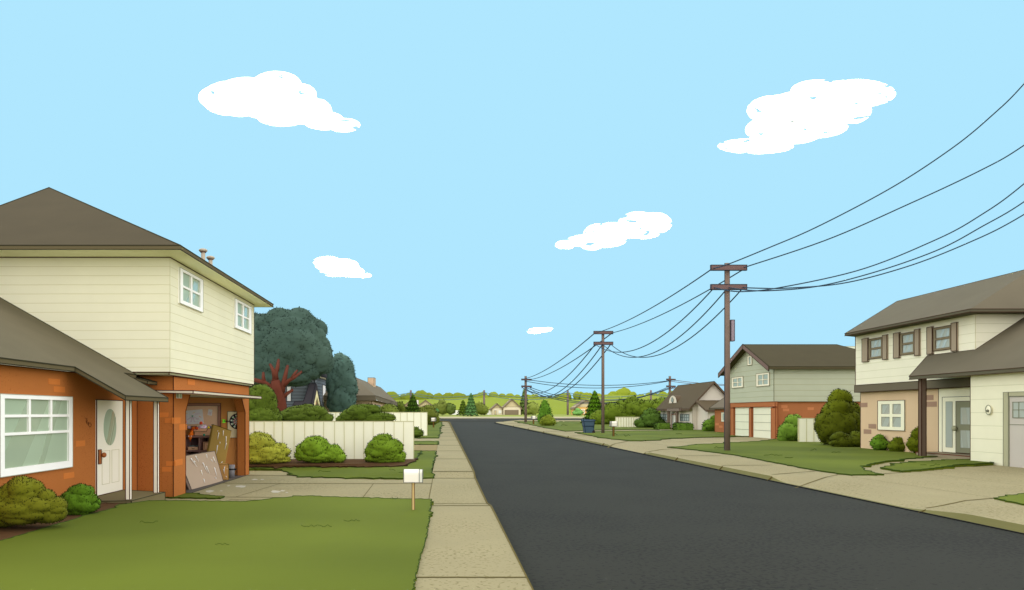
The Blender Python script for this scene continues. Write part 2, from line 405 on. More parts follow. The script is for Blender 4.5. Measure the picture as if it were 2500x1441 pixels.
# --- right pavement with its two dropped kerbs
def rmask(Y):
    return max(lerpk(Y, [(15.3, 0), (17.2, 1), (23.6, 1), (24.6, 0)]), lerpk(Y, [(39.0, 0), (40.2, 1), (47.5, 1), (49, 0)]))
RX = lambda Y: lerpk(Y, [(0, 10.85), (150, 10.9), (160, 11.1), (166, 11.6), (170, 12.4), (173, 14), (176, 17.5)])
def rpz(X, Y):
    if Y >= 150: return P(Y)
    return -.13*rmask(Y)*max(0, 1-(X-10.85)/1.6)-.08*lerpk(Y, [(31, 1), (33, 0)])*min(1, max(0, (X-14)/7))*lerpk(X, [(30, 1), (32, 0)])
def rp_extra(mb):
    ys = [3+.4*i for i in range(120)]+[51+2.5*i for i in range(50)]+[176]
    for a, b in zip(ys, ys[1:]):
        za, zb = rpz(RX(a), a), rpz(RX(b), b)
        pb = lambda y: (RX(y)-.14, y, -.17+P(y))
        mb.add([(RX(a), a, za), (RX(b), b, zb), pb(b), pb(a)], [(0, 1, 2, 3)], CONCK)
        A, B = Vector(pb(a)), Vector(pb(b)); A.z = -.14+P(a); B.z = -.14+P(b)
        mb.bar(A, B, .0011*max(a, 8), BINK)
    g2 = lambda x, y: G(x, y)[:2]
    J = [[(1330, 1160+0), ], ]
    for pp in ([(2080, 1165), (2250, 1190), (2425, 1216)], [(2240, 1151), (2500, 1184)], [(2345, 1139), (2500, 1155)], [(2150, 1157), (2215, 1151)], [(2262, 1231), (2425, 1217)],
               [(1925, 1182), (2045, 1160)], [(1885, 1159), (1990, 1151)], [(1763, 1137), (1885, 1136)], [(1655, 1113), (1760, 1113)], [(1577, 1100), (1650, 1096)], [(1478, 1089), (1535, 1077)],
               [(1388, 1065), (1440, 1063.5)], [(1328, 1054), (1380, 1053)], [(1290, 1045), (1340, 1044.5)], [(1258, 1038.5), (1300, 1038)], [(1232, 1034), (1265, 1033.6)],
               [(1560, 1078), (1648, 1091)], [(1615, 1073), (1716, 1086)], [(1673, 1070), (1770, 1080)], [(1725, 1068), (1850, 1077)]):
        stripe(mb, [g2(*p) for p in pp], rpz, .016, JOINT, z=.008)
    for x, y in ((2260, 1231), (1885, 1162), (1764, 1139), (1655, 1115), (1576, 1101), (1475, 1083), (1388, 1066), (1328, 1055), (1290, 1045), (1254, 1039)):
        Y = F*10.85/(x-VX); z = rpz(10.85, Y)
        mb.bar((10.84, Y, z+.0), (10.70, Y, -.15), .0009*Y, JOINT)
ys = [2+.4*i for i in range(125)]+[55+5*i for i in range(20)]+[158, 162, 166, 168, 170, 172, 174, 176]
xs_n = 60
def RXn(Y): return (RX(Y), 90)
mb = MB(); vs = []; fs = []; fr = [0, .2, .4, .8, 1.2, 1.6, 2.2, 3, 5, 8, 11, 20, 80]
for Y in ys:
    for d in fr: X = RX(Y)+d; vs.append((X, Y, rpz(X, Y)))
n = len(fr)
for j in range(len(ys)-1):
    for i in range(n-1): k = j*n+i; fs.append((k, k+1, k+n+1, k+n))
mb.add(vs, fs, CONC); rp_extra(mb)
tag(mb.build('right_pavement', recalc=False), kind='structure')
# --- lawns and beds: ragged sheets with real thickness
def ragged(poly, amp=1.0):
    out = []; n = len(poly)
    for i in range(n):
        a, b = Vector(poly[i][:2]), Vector(poly[(i+1) % n][:2]); L = (b-a).length; t = 0
        d = (b-a).normalized() if L > 0 else Vector((1, 0)); nr = Vector((d.y, -d.x))
        while t < L:
            p = a+d*t; Yd = max(8, abs(p.y)); vis = -5 < p.y < 175
            al = abs(d.y); st = (.0045*Yd)*(1+al*Yd*.06) if vis else 5
            if abs(p.x/max(p.y, 1)) > 1.0: st = max(st, 1.5)
            sp = random.random()
            k = (random.uniform(-1, 1)*.0016+(.0032 if sp < .07 else 0))*Yd*amp
            k *= (1+abs(nr.y)*Yd*.05)
            out.append(p+nr*k); t += st*random.uniform(.7, 1.3)
    return out
def tuft(mb, x, y, w, z, m):
    c = Vector(G(x, y, z)); s = c.y/F; prev = None
    for i in range(int(w/5)+2):
        q = c+Vector(((i*5-w/2)*s, random.uniform(-.03, .03), random.uniform(0, 1.2)*s+.004)); 
        if random.random() < .22: q.z += random.uniform(2, 4.5)*s
        if prev is not None: mb.bar(prev, q, .5*s, m, 3)
        prev = q
def lawn(name, polys, z=.03, px=True, m=None, im=None, tufts=(), zf=None, amp=1.0):
    mb = MB(); m = m or GRASS; im = im or GINK
    for poly in polys:
        pw = [G(x, y, z)[:2] for x, y in poly] if px else poly
        ar = sum(pw[i][0]*pw[(i+1) % len(pw)][1]-pw[(i+1) % len(pw)][0]*pw[i][1] for i in range(len(pw)))
        if ar < 0: pw = pw[::-1]
        R = ragged(pw, amp); zz = zf or (lambda x, y: z)
        V = [(p.x, p.y, zz(p.x, p.y)) for p in R]; n = len(V)
        tris = geometry.tessellate_polygon([[Vector((p.x, p.y, 0)) for p in R]])
        mb.add(V, tris, m)
        mb.add(V+[(a, b, c-.32) for a, b, c in V], [(i, (i+1) % n, n+(i+1) % n, n+i) for i in range(n)], m)
        for i in range(n):
            a, b = V[i], V[(i+1) % n]
            if a[1] > 1 and abs(a[0]/a[1]) < 1.0: mb.bar(a, b, .00068*max(9, a[1]), im, 3)
    for t in tufts: tuft(mb, *t, z+.004, im)
    return tag(mb.build(name), kind='structure')
GINK2 = flat('tuft', (88, 104, 34), 'h')
lawn('lawn_front_left', [[(-30, 3.2), (-.36, 3.2), G(1010, 1441)[:2], G(1020, 1390)[:2], G(1044, 1300)[:2], G(1049, 1260)[:2], G(1054, 1222)[:2], G(960, 1221)[:2], G(800, 1216)[:2], G(730, 1214)[:2], G(600, 1228)[:2], G(430, 1226)[:2], G(360, 1226)[:2], G(320, 1232)[:2], G(285, 1238)[:2], G(280, 1244)[:2], G(205, 1264)[:2], G(100, 1296)[:2], G(0, 1326)[:2], G(-60, 1346)[:2], G(-400, 1460)[:2], (-30, 7)]], px=False, z=.03,
     tufts=[(770, 1286, 70), (362, 1277, 42), (857, 1273, 36), (964, 1219, 14), (540, 1330, 30)])
def bedz(x, y):
    t = min(1, max(0, (-x-.44)/3)); b = ldz(x, y)*t+ldrop(y)*(1-t)
    return lerpk(y, [(29.5, b), (32, 0)])+.025
def GZ(x, y, zf):
    lo_, hi_ = 8.0, 80.0
    for _ in range(40):
        m_ = (lo_+hi_)/2; X = (x-VX)*m_/F
        if H-(y-VY)*m_/F > zf(X, m_): lo_ = m_
        else: hi_ = m_
    return ((x-VX)*lo_/F, lo_)
BF = [GZ(x, y, bedz) for x, y in ((1011, 1123), (1015, 1128), (1000, 1132), (985, 1139), (850, 1141), (700, 1142), (600, 1142), (400, 1142))]
LFp = [GZ(x, y, bedz) for x, y in ((400, 1144.5), (600, 1144.5), (690, 1147), (725, 1163), (850, 1167), (1000, 1169), (1060, 1167))]
lawn('lawn_by_bed', [LFp+[(-.44, 26.2), (-.44, 40.0), (-1.22, 40.0), (-1.22, 33.0)]+BF, [(-40, 33.02), (-1.24, 33.02), (-1.24, 40), (-40, 40)]], px=False, z=.02, zf=bedz,
     tufts=[(790, 1152, 26), (955, 1150, 10), (985, 1154, 22)])
lawn('grass_sliver', [[GD(380, 1202), GD(420, 1198), GD(452, 1206), GD(548, 1215), GD(540, 1219), GD(480, 1219), GD(400, 1217), GD(372, 1214)]], px=False, zf=lambda x, y: ldz(x, y)+.03)
lawn('lawn_middle_left', [[(-40, 48.5), (-.42, 48.5), (-.42, 53.5), (-40, 53.5)], [(-40, 61), (-.5, 61), (-.5, 100), (-.6, 150), (-.9, 163), (-1.6, 168), (-4, 170), (-40, 171)]], px=False, z=.02, tufts=[])
mb = MB(); mb.box(-40, -.44, 40.4, 48, -.2, .012, mat('gravel_drive', (172, 156, 108), 'h', var=.1, vs=5)); tag(mb.build('gravel_drive'), kind='structure')
lawn('lawn_front_right', [[(1643, 1093), (1700, 1086), (1760, 1083), (1850, 1078), (1900, 1072), (2100, 1070), (2300, 1080), (2300, 1114), (2240, 1118), (2150, 1128), (2105, 1138), (2108, 1147), (2145, 1157), (2080, 1160), (1990, 1148), (1900, 1131), (1800, 1112), (1700, 1099)]],
     tufts=[(1885, 1112, 40), (1925, 1118, 18), (1755, 1094, 22), (2040, 1105, 18), (1985, 1100, 12)])
lawn('lawn_sliver_right', [[(2152, 1142), (2200, 1131), (2280, 1125), (2370, 1121), (2425, 1130), (2340, 1135), (2280, 1143), (2205, 1151)]], tufts=[(2255, 1136, 14), (2280, 1138, 20)])
lawn('lawn_edge_right', [[(2425, 1216), (2500, 1205), (2700, 1190), (2700, 1262), (2500, 1231)]])
lawn('lawn_middle_right', [[(1406, 1057), (1450, 1054), (1620, 1052), (1800, 1049), (1950, 1049), (1950, 1066), (1800, 1066), (1700, 1068.5), (1640, 1071), (1580, 1076), (1545, 1077), (1470, 1069)]],
     tufts=[(1530, 1066, 14), (1655, 1060, 10), (1500, 1063, 6)])
lawn('lawn_far_right', [[G(1262, 1030.5)[:2], (16.5, 171.5), (85, 171.5), (85, 81), G(1620, 1048.5)[:2], G(1440, 1051.5)[:2], G(1383, 1054)[:2], G(1330, 1045)[:2], G(1285, 1035)[:2]]], px=False, z=.02, tufts=[(1375, 1039, 10)])
lawn('flower_bed_left', [BF+[(-17, 33.0), (-1.25, 33.0)]], px=False, z=.04, zf=lambda x, y: bedz(x, y)+.03, m=DIRT, im=DINK)
lawn('flower_bed_front', [[G(-400, 1458)[:2], G(-60, 1345)[:2], G(0, 1325)[:2], G(100, 1294)[:2], G(205, 1263)[:2], G(280, 1243)[:2], G(285, 1238)[:2], (-7.3, 16.9), (-8.55, 16.9), (-8.55, 9)]], px=False, z=.02, m=DIRT, im=DINK)
# --- hill and far wood
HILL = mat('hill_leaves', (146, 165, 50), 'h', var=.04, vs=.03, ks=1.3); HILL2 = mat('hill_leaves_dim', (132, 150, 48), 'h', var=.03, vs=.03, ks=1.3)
def htop(x): return lerpk(x, [(700, 985), (900, 975), (1000, 975), (1200, 968), (1400, 975), (1500, 962), (1700, 968), (2000, 978), (2600, 985)])
mb = MB(); vs = []; fs = []; xs = list(range(300, 2601, 50))
prof = [(240, 1.4, 0), (252, 0, .35), (272, 0, .8), (290, 0, 1.0), (330, 0, 1.02)]
for x in xs:
    for (Y, z0, t) in prof:
        zt = W(x, htop(x), 290)[2]; vs.append(((x-VX)*285/F, Y, 1.4+(zt-1.4)*t))
for i in range(len(xs)-1):
    for j in range(4): k = i*5+j; fs.append((k, k+5, k+6, k+1))
mb.add(vs, fs, HILL, smooth=True); tag(mb.build('hill'), kind='structure')
ch = []
TL = [(955, 975, 22), (963, 975, 16), (985, 974, 14), (1002, 972, 16), (1028, 968, 18), (1045, 974, 18), (1070, 972, 15), (1092, 974, 16), (1118, 974, 18), (1140, 977, 14), (1152, 980, 16), (1127, 965+8, 15), (1095, 966+6, 16), (1175, 972, 16), (1205, 968, 14), (1225, 970, 12), (1172+8, 966, 12), (1160, 972, 12),
      (1245, 972, 14), (1262, 974, 13), (1290, 973, 12), (1305, 973, 14), (1325, 975, 12), (1345, 974, 10), (1362, 972, 12), (1385, 966, 10), (1375, 972, 14), (1408, 962, 9), (1418, 966, 12), (1440, 968, 11), (1430, 970, 14), (1460, 970, 12), (1480, 976, 14),
      (1498, 967, 15), (1490, 972, 14), (1525, 962, 18), (1520, 968, 22), (1545, 964, 10), (1538, 970, 14), (1565, 974, 14), (1585, 968, 12), (1600, 968, 10), (1618, 965, 12), (1640, 966, 14), (1655, 976, 16), (1680, 974, 16), (1710, 974, 20), (1750, 972, 20), (1800, 972, 24), (1850, 975, 24),
      (935, 982, 16), (915, 984, 16), (890, 986, 18), (860, 986, 20), (820, 986, 22), (780, 986, 22), (740, 986, 22), (700, 986, 22)]
for i, (x, y, r) in enumerate(TL):
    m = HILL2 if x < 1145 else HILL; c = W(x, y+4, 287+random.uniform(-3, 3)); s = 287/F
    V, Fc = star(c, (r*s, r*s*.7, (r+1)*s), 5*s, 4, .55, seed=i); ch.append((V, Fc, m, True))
for i in range(0):
    x = random.uniform(700, 1900); t = random.random(); Y = 256+28*t; c = W(x, 0, Y); zt = W(x, htop(x), 290)[2]; zz = 1.4+(zt-1.4)*(.42+.5*t)
    s = Y/F; V, Fc = star((c[0], Y, zz-1.2), (30*s, 20*s, 16*s), 7*s, 4, .3, seed=1000+i); ch.append((V, Fc, HILL2 if x < 1145 else HILL, True))
o = np_mesh('far_wood', ch); tag(o, 'bright yellow green wood along the hill crest', 'wood', kind='stuff')
# ------------------------------------------------------------------ THE BRICK AND SIDING HOUSE (left)
INKR = flat('brown_line', (72, 34, 16)); INKG = flat('olive_line', (52, 50, 34)); INKL = flat('sage_line', (168, 172, 150))
SID = mat('cream_siding', (236, 236, 205), var=.02, lines=(.245, 6.27, .008, (208, 205, 164)), ks=.915)
BRK = mat('orange_brick', (172, 106, 52), var=.03, vs=.8, speck=(28, .66, (150, 88, 42))); ACC = flat('pale_brick', (197, 118, 54))
ROOF = mat('brown_shingle', (126, 121, 98), 'h', var=.05, vs=1.2); FASC = flat('dark_fascia', (96, 88, 62))
ROOFD = mat('dark_shingle', (98, 91, 70), 'h', var=.06, vs=.9)
hs = thing('house', 'cream siding and orange brick house with open garage and white front door', 'house', (-10, 20, -.26))
I1 = (INKR, .012)
def house_part(mb, name, parent=None, **k): return mb.build(name, parent or hs)
mb = MB(); mb.box(-13.6, -7.35, 19.75, 28.45, 3.19, 6.27, SID)
for a, b in (((-7.35, 19.75, 3.19), (-7.35, 28.45, 3.19)), ((-7.35, 28.45, 3.19), (-7.35, 28.45, 6.27)), ((-7.35, 19.75, 6.26), (-7.35, 28.45, 6.26)), ((-13.6, 19.75, 6.26), (-7.35, 19.75, 6.26)), ((-13.6, 19.75, 3.19), (-7.35, 19.75, 3.19))): mb.bar(a, b, .011, INKR)
mb.bar((-7.35, 19.75, 3.2), (-7.35, 19.75, 6.25), .006, flat('corner_seam', (196, 192, 150)))
house_part(mb, 'siding_wall')
mb = MB(); mb.box(-13.55, -7.40, 19.82, 28.4, 3.12, 3.187, flat('sage_trim', (172, 176, 140)), (INKR, .010)); house_part(mb, 'siding_trim')
# brick garage storey: side wall with a chamfered opening
mb = MB(); Xo, Xi = -7.5, -7.8
prof = [(20.4, -.35), (21.36, -.35), (21.36, 2.13), (21.84, 2.76), (27.15, 2.76), (27.75, 2.13), (27.75, -.35), (28.3, -.35), (28.3, 3.11), (20.4, 3.11)]
tris = geometry.tessellate_polygon([[Vector((y, z, 0)) for y, z in prof]])
n = len(prof); A = [(Xo, y, z) for y, z in prof]; B = [(Xi, y, z) for y, z in prof]
mb.add(A, tris, BRK); mb.add(B, tris, BRK); mb.add(A+B, [(i, i+n, (i+1) % n+n, (i+1) % n) for i in range(n)], BRK)
for S in (A, B[:0]):
    for i in range(len(S)):
        mb.bar(S[i], S[(i+1) % n], .013, INKR)
for i in (5, 6): mb.bar(B[i-0], B[(i+1) % n], .010, INKR)
mb.box(-13.4, Xi, 20.4, 20.62, -.35, 3.11, BRK); mb.bar((Xo, 20.4, -.3), (Xo, 20.4, 3.1), .007, INKR)
def bricks(mb, pl, L, w=.3, h=.15):
    for u, z in L: pbox(mb, pl, u-w/2, u+w/2, z-h/2, z+h/2, 0, .006, ACC)
S7 = ('x', Xo, 1)
bricks(mb, S7, [(YX(467, Xo), ZX(933, 467, Xo)), (YX(443, Xo)+.12, ZX(1043, 443, Xo)), (YX(436, Xo)-.0, ZX(1129, 436, Xo)), (YX(429, Xo)+.05, ZX(1027, 429, Xo))], w=.62, h=.17)
Y_ = 20.4; fx = lambda x: (x-VX)*Y_/F; fz = lambda y: H-(y-VY)*Y_/F
bricks(mb, ('y', Y_), [(fx(400), fz(1013)), (fx(414), fz(1027)), (fx(417), fz(1132)), (fx(407), fz(1146))], w=.26, h=.13)
house_part(mb, 'garage_wall')
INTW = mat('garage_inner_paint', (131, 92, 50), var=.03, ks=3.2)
mb = MB(); mb.box(-13.2, Xi, 28.0, 28.3, -.35, 3.11, INTW, (INKR, .008)); mb.box(-13.2, -13.0, 20.62, 28.0, -.35, 2.79, WF); mb.box(-13.2, Xi, 20.62, 28.0, 2.80, 3.1, WF); mb.box(-13.0, Xi, 20.63, 20.66, -.35, 2.79, WF)
house_part(mb, 'garage_lining')
mb = MB(); mb.box(-13.2, -7.44, 20.7, 28.0, -.36, -.258, flat('garage_floor_grey', (118, 112, 108), 'h'), (INKG, .008)); house_part(mb, 'garage_floor')
# raised garage door, tilted up through the opening
DP = flat('garage_door_pale', (206, 202, 178)); mb = MB()
mb.hexa([(-6.8, 19.95, 2.62), (-6.8, 19.95, 2.70), (-6.8, 27.4, 2.62), (-6.8, 27.4, 2.70), (-9.4, 20.75, 2.68), (-9.4, 20.75, 2.745), (-9.4, 27.3, 2.68), (-9.4, 27.3, 2.745)], DP, (flat('maroon_line', (70, 16, 16)), .012))
house_part(mb, 'garage_door')
# wall keypad box
mb = MB(); pbox(mb, S7, 20.62, 20.82, ZX(972, 433, Xo), ZX(956, 433, Xo), 0, .08, flat('sage_box', (160, 186, 160)), (WF, .008)); pbox(mb, S7, 20.84, 20.98, ZX(972, 437, Xo), ZX(956, 437, Xo), 0, .05, flat('brown_box', (138, 76, 34))); house_part(mb, 'wall_lamp')
# lower wing
mb = MB(); Xw = -8.5; mb.box(-13.38, Xw, 11, 20.39, -.35, 3.02, BRK, (INKR, .010))
SW = ('x', Xw, 1); bl = [(118, 932), (145, 932), (131, 951), (158, 951)]
for (x0, x1, y) in ((118, 146, 932), (131, 158, 951), (185, 207, 1083), (155, 181, 1161)):
    pbox(mb, SW, YX(x0, Xw), YX(x1, Xw), ZX(y+7, (x0+x1)/2, Xw), ZX(y-7, (x0+x1)/2, Xw), 0, .006, ACC)
house_part(mb, 'wing_wall')
mb = MB(); rz2 = lambda X: 3.12+.565*(-8.25-X)
pl = [(-8.25, 10.5), (-8.25, 16.46), (-7.12, 16.46), (-7.12, 19.0), (-8.25, 19.0), (-8.25, 19.735), (-13.6, 19.735), (-13.6, 10.5)]
A = [(x, y, rz2(x)) for x, y in pl]; B = [(x, y, rz2(x)-.10) for x, y in pl]
tris = geometry.tessellate_polygon([[Vector((x, y, 0)) for x, y in pl]]); n = 8
mb.add(A, tris, ROOF); mb.add(B, tris, FASC); mb.add(A+B, [(i, i+n, (i+1) % n+n, (i+1) % n) for i in range(n)], FASC)
for i in range(n):
    mb.bar(A[i], A[(i+1) % n], .015, INKG); mb.bar(B[i], B[(i+1) % n], .013, INKG); mb.bar(A[i], B[i], .008, INKG)
mb.hexa([(-7.95, 19.735, 2.87), (-7.95, 19.735, 2.95), (-7.95, 20.39, 2.87), (-7.95, 20.39, 2.95), (-8.5, 19.735, 3.05), (-8.5, 19.735, 3.11), (-8.5, 20.39, 3.05), (-8.5, 20.39, 3.11)], FASC, (INKG, .01))
house_part(mb, 'wing_roof')
# porch posts and slab
PST = mat('cream_paint', (240, 237, 218), var=.02)
for X, Y in ((-7.42, 17.32), (-7.34, 18.78)):
    mb = MB(); mb.box(X-.05, X+.05, Y-.05, Y+.05, .06, rz2(X)-.09, PST, (INKR, .010)); house_part(mb, 'porch_post')
mb = MB(); mb.hexa([(-8.5, 16.95, -.2), (-8.5, 16.95, .06), (-8.5, 19.5, -.2), (-8.5, 19.5, .06), (-7.26, 17.1, -.2), (-7.26, 17.1, .06), (-7.18, 18.95, -.2), (-7.18, 18.95, .06)], mat('porch_stone', (146, 137, 100), 'h', var=.04), (INKG, .010)); house_part(mb, 'porch_slab')
# front door
mb = MB(); d0, d1, dz0, dz1 = YX(233, Xw), YX(297, Xw), .07, 2.42; DW = mat('door_white', (236, 233, 214), var=.02)
pbox(mb, SW, d0, d1, dz0, dz1, -.02, .03, DW, (INKR, .011)); pn = flat('door_groove', (196, 192, 158))
for a, b in ((YX(246, Xw), YX(265, Xw)), (YX(270, Xw), YX(287.5, Xw))):
    zz0, zz1 = .32, 1.15
    c = [(a, zz0), (b, zz0), (b, zz1), (a, zz1)]
    for i in range(4): mb.bar(PT(SW, *c[i], .032), PT(SW, *c[(i+1) % 4], .032), .006, pn)
door = house_part(mb, 'front_door')
mb = MB(); cu = (YX(250, Xw)+YX(280, Xw))/2; ru = (YX(280, Xw)-YX(250, Xw))/2; cz = ZX(1043, 265, Xw); rzz = .46
el = [(cu+ru*math.cos(2*math.pi*i/36), cz+rzz*math.sin(2*math.pi*i/36)) for i in range(36)]
mb.prism([PT(SW, u, z, .030) for u, z in el], (.012, 0, 0), GL)
def band_in(el, a0, a1, lean):
    out = []
    Pq = [(a0, -5), (a1, -5), (a1, 5), (a0, 5)]
    res = el
    sh = lambda p: p[0]-lean*(p[1]-cz)
    for f in (lambda p: sh(p)-a0, lambda p: a1-sh(p)):
        o = []
        for i in range(len(res)):
            a, b = res[i], res[(i+1) % len(res)]; fa, fb = f(a), f(b)
            if fa >= 0: o.append(a)
            if fa*fb < 0: t = fa/(fa-fb); o.append((a[0]+(b[0]-a[0])*t, a[1]+(b[1]-a[1])*t))
        res = o
    return res
for a0, a1 in ((-.06, .12), (.16, .21)):
    q = band_in(el, cu+a0, cu+a1, .42)
    if len(q) > 2: mb.prism([PT(SW, u, z, .043) for u, z in q], (.004, 0, 0), GLS)
mb.build('oval_pane', door)
mb = MB(); HB = flat('copper_handle', (156, 94, 52)); hu = YX(239.5, Xw); pbox(mb, SW, hu-.07, hu+.07, ZX(1133, 239, Xw), ZX(1098, 239, Xw), .03, .05, HB, (INKR, .007))
mb.ball(PT(SW, hu+.1, ZX(1111, 245, Xw), .1), (.05, .085, .065), HB); mb.build('handle', door)
# house number strokes 7 6 0
mb = MB(); NI = flat('number_brown', (72, 34, 14))
def num(pts, r=.0042):
    cx_ = sum(p[0] for p in pts)/len(pts); cy_ = sum(p[1] for p in pts)/len(pts); pts = [(cx_+(x-cx_)*1.3, cy_+(y-cy_)*1.15) for x, y in pts]
    q = [PT(SW, YX(x, Xw), ZX(y, x, Xw), .012) for x, y in pts]
    for a, b in zip(q, q[1:]): mb.bar(a, b, r, NI)
num([(206.5, 1021.5), (211, 1022), (209.5, 1025), (209, 1030)])
num([(212.5, 1026.5), (211, 1031), (211.5, 1034.5), (213.5, 1035.5), (215.3, 1033.5), (214.5, 1031), (212, 1031.5)])
num([(218.6+2.4*math.cos(2*math.pi*i/12), 1037.6+4.6*math.sin(2*math.pi*i/12)) for i in range(13)])
house_part(mb, 'house_number')
# big front window: six small lights over one large
wz0, wz1 = ZX(1140, 172, Xw)-.0, ZX(967, 172, Xw)-.02
w = window(hs, SW, 14.02, YX(172, Xw), wz0, wz1, vdiv=(.36, .70), hdiv=(.49, .75), fw=.085, mw=.055, fb=.15, bands=((.14, .34, .42), (.66, .09, .30)), flip=1, ink=(INKL, .008), vrows=(1, 2))
# upper windows
Xs = -7.35; SS = ('x', Xs, 1)
window(hs, SS, YX(435, Xs), YX(492, Xs), 5.13, 6.12, fw=.085, mw=.06, fb=.11, ink=(INKL, .009), bands=((.5, .33, .5),))
window(hs, SS, YX(570.5, Xs), YX(611, Xs), 5.07, 6.1, fw=.09, mw=.06, fb=.12, ink=(INKL, .009), bands=((.5, .33, .5),))
# main hipped roof
mb = MB(); e0, e1, y0, y1, zb, zt = -14.08, -6.75, 18.84, 29.1, 6.275, 6.38; ap = (-12.87, 24.0, 9.43)
SOF = flat('sage_soffit', (184, 198, 160), ks=1.9)
B = [(e1, y0, zb), (e1, y1, zb), (e0, y1, zb), (e0, y0, zb)]; T = [(x, y, zt) for x, y, z in B]
mb.add(B, [(0, 1, 2, 3)], SOF); mb.add(B+T, [(i, (i+1) % 4, 4+(i+1) % 4, 4+i) for i in range(4)], FASC)
mb.add(T+[ap], [(0, 1, 4), (1, 2, 4), (2, 3, 4), (3, 0, 4)], ROOFD)
for i in range(4):
    mb.bar(T[i], T[(i+1) % 4], .014, INKG); mb.bar(B[i], B[(i+1) % 4], .012, INKG); mb.bar(T[i], ap, .017, INKG)
house_part(mb, 'roof')
VP = flat('vent_pipe', (176, 166, 146)); VI = flat('vent_line', (104, 74, 66))
for x, yt, Y in ((496, 607, 22.3), (514, 625, 23.0)):
    X, _, z = W(x, yt, Y); mb = MB(); mb.tube([(X, Y, 6.3), (X, Y, z-.08)], .062, VP, 12); mb.ball((X, Y, z-.06), (.13, .13, .06), VP); mb.tube([(X, Y, z-.12), (X, Y, z-.095)], .09, VI, 12)
    house_part(mb, 'vent_pipe')
# ------------------------------------------------------------------ garage contents (each rests on or hangs from something else)
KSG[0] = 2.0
Yb = 27.98; bx = lambda x, Y=Yb: (x-VX)*Y/F; bz = lambda y, Y=Yb: H-(y-VY)*Y/F
PB = ('y', Yb)
def qbox(mb, x0, x1, y0, y1, Y, d, m, ink=None):
    mb.box(bx(x0, Y), bx(x1, Y), Y, Y+d, bz(y1, Y), bz(y0, Y), m, ink); return mb
t = thing('notice_board', 'cork notice board in a dark brown frame on the garage wall', 'notice board', (bx(480), 27.95, bz(1047)))
mb = MB(); qbox(mb, 400, 532, 991, 1041, 27.95, .03, mat('cork', (178, 150, 124), ks=1.1)); mb.build('cork_panel', t)
mb = MB(); FRM = flat('dark_wood', (128, 98, 84))
qbox(mb, 400, 538, 985, 991, 27.92, .06, FRM, (INKR, .007)); qbox(mb, 532, 538, 991, 1041, 27.92, .06, FRM, (INKR, .007)); qbox(mb, 400, 538, 1041, 1047.5, 27.92, .06, FRM, (INKR, .007)); mb.build('frame', t)
mb = MB(); PW = flat('poster_paper', (222, 222, 224)); PG = flat('poster_grey', (172, 166, 172)); Yp = 27.93
def pq(pts, m, o=0.0):
    mb.prism([(bx(x, Yp), Yp-o, bz(y, Yp)) for x, y in pts], (0, .006, 0), m)
pq([(446, 1003.5), (494, 999.5), (497.5, 1034), (446, 1037)], PW)
for pts in ([(465, 1018), (475, 1018), (474, 1024), (466, 1024)], [(467, 1024), (470, 1024), (468, 1031), (464, 1031)], [(471, 1024), (474, 1024), (478, 1031), (474, 1031)], [(456, 1024), (466, 1018), (467, 1020), (458, 1027)], [(475, 1018), (484, 1022), (487, 1018), (485, 1025), (480, 1025)]): pq(pts, PG, .008)
pq([(467.5, 1014.5), (472.5, 1014.5), (471, 1019), (469, 1019)], flat('poster_green', (96, 136, 112)), .012)
for (x0, y0, x1, y1, c) in ((454, 1009, 459, 1009, (224, 160, 70)), (472, 1009, 477, 1007, (224, 160, 70)), (477, 1011, 489, 1008, PG), (478, 1013, 490, 1010, PG), (455, 1018, 460, 1017, PG), (487, 1016, 492, 1019, (196, 120, 60)), (456, 1027, 456.5, 1033, (220, 110, 110)), (458, 1031, 461, 1031, (190, 160, 226)), (479, 1030, 488, 1029, PG)):
    m = c if not isinstance(c, tuple) else flat('poster_ink%d' % c[0], c); mb.bar((bx(x0), Yp-.008, bz(y0)), (bx(x1), Yp-.008, bz(y1)), .008, m)
tag(mb.build('poster', None, (bx(470), Yp, bz(1037))), 'tilted white poster of a grey robot sketch pinned on the notice board', 'poster')
mb = MB(); Yp = 27.93; pq([(508.8, 999.3), (518.8, 1000.8), (517, 1015.5), (506.5, 1013.5)], flat('lilac_paper', (222, 210, 222))); pq([(510, 1005), (516.5, 1006), (515.5, 1013), (508.5, 1012)], PG, .006)
tag(mb.build('photo_print', None, (bx(512), Yp, bz(1014))), 'small pale photo print pinned right of the poster', 'photo')
mb = MB(); Yp = 27.90; pq([(458.5, 1040), (465, 1040), (465, 1046.5), (458.5, 1046.5)], flat('pink_paper', (214, 166, 190)))
tag(mb.build('paper_note', None, (bx(461), Yp, bz(1046))), 'small pink paper note at the notice board bottom edge', 'note')
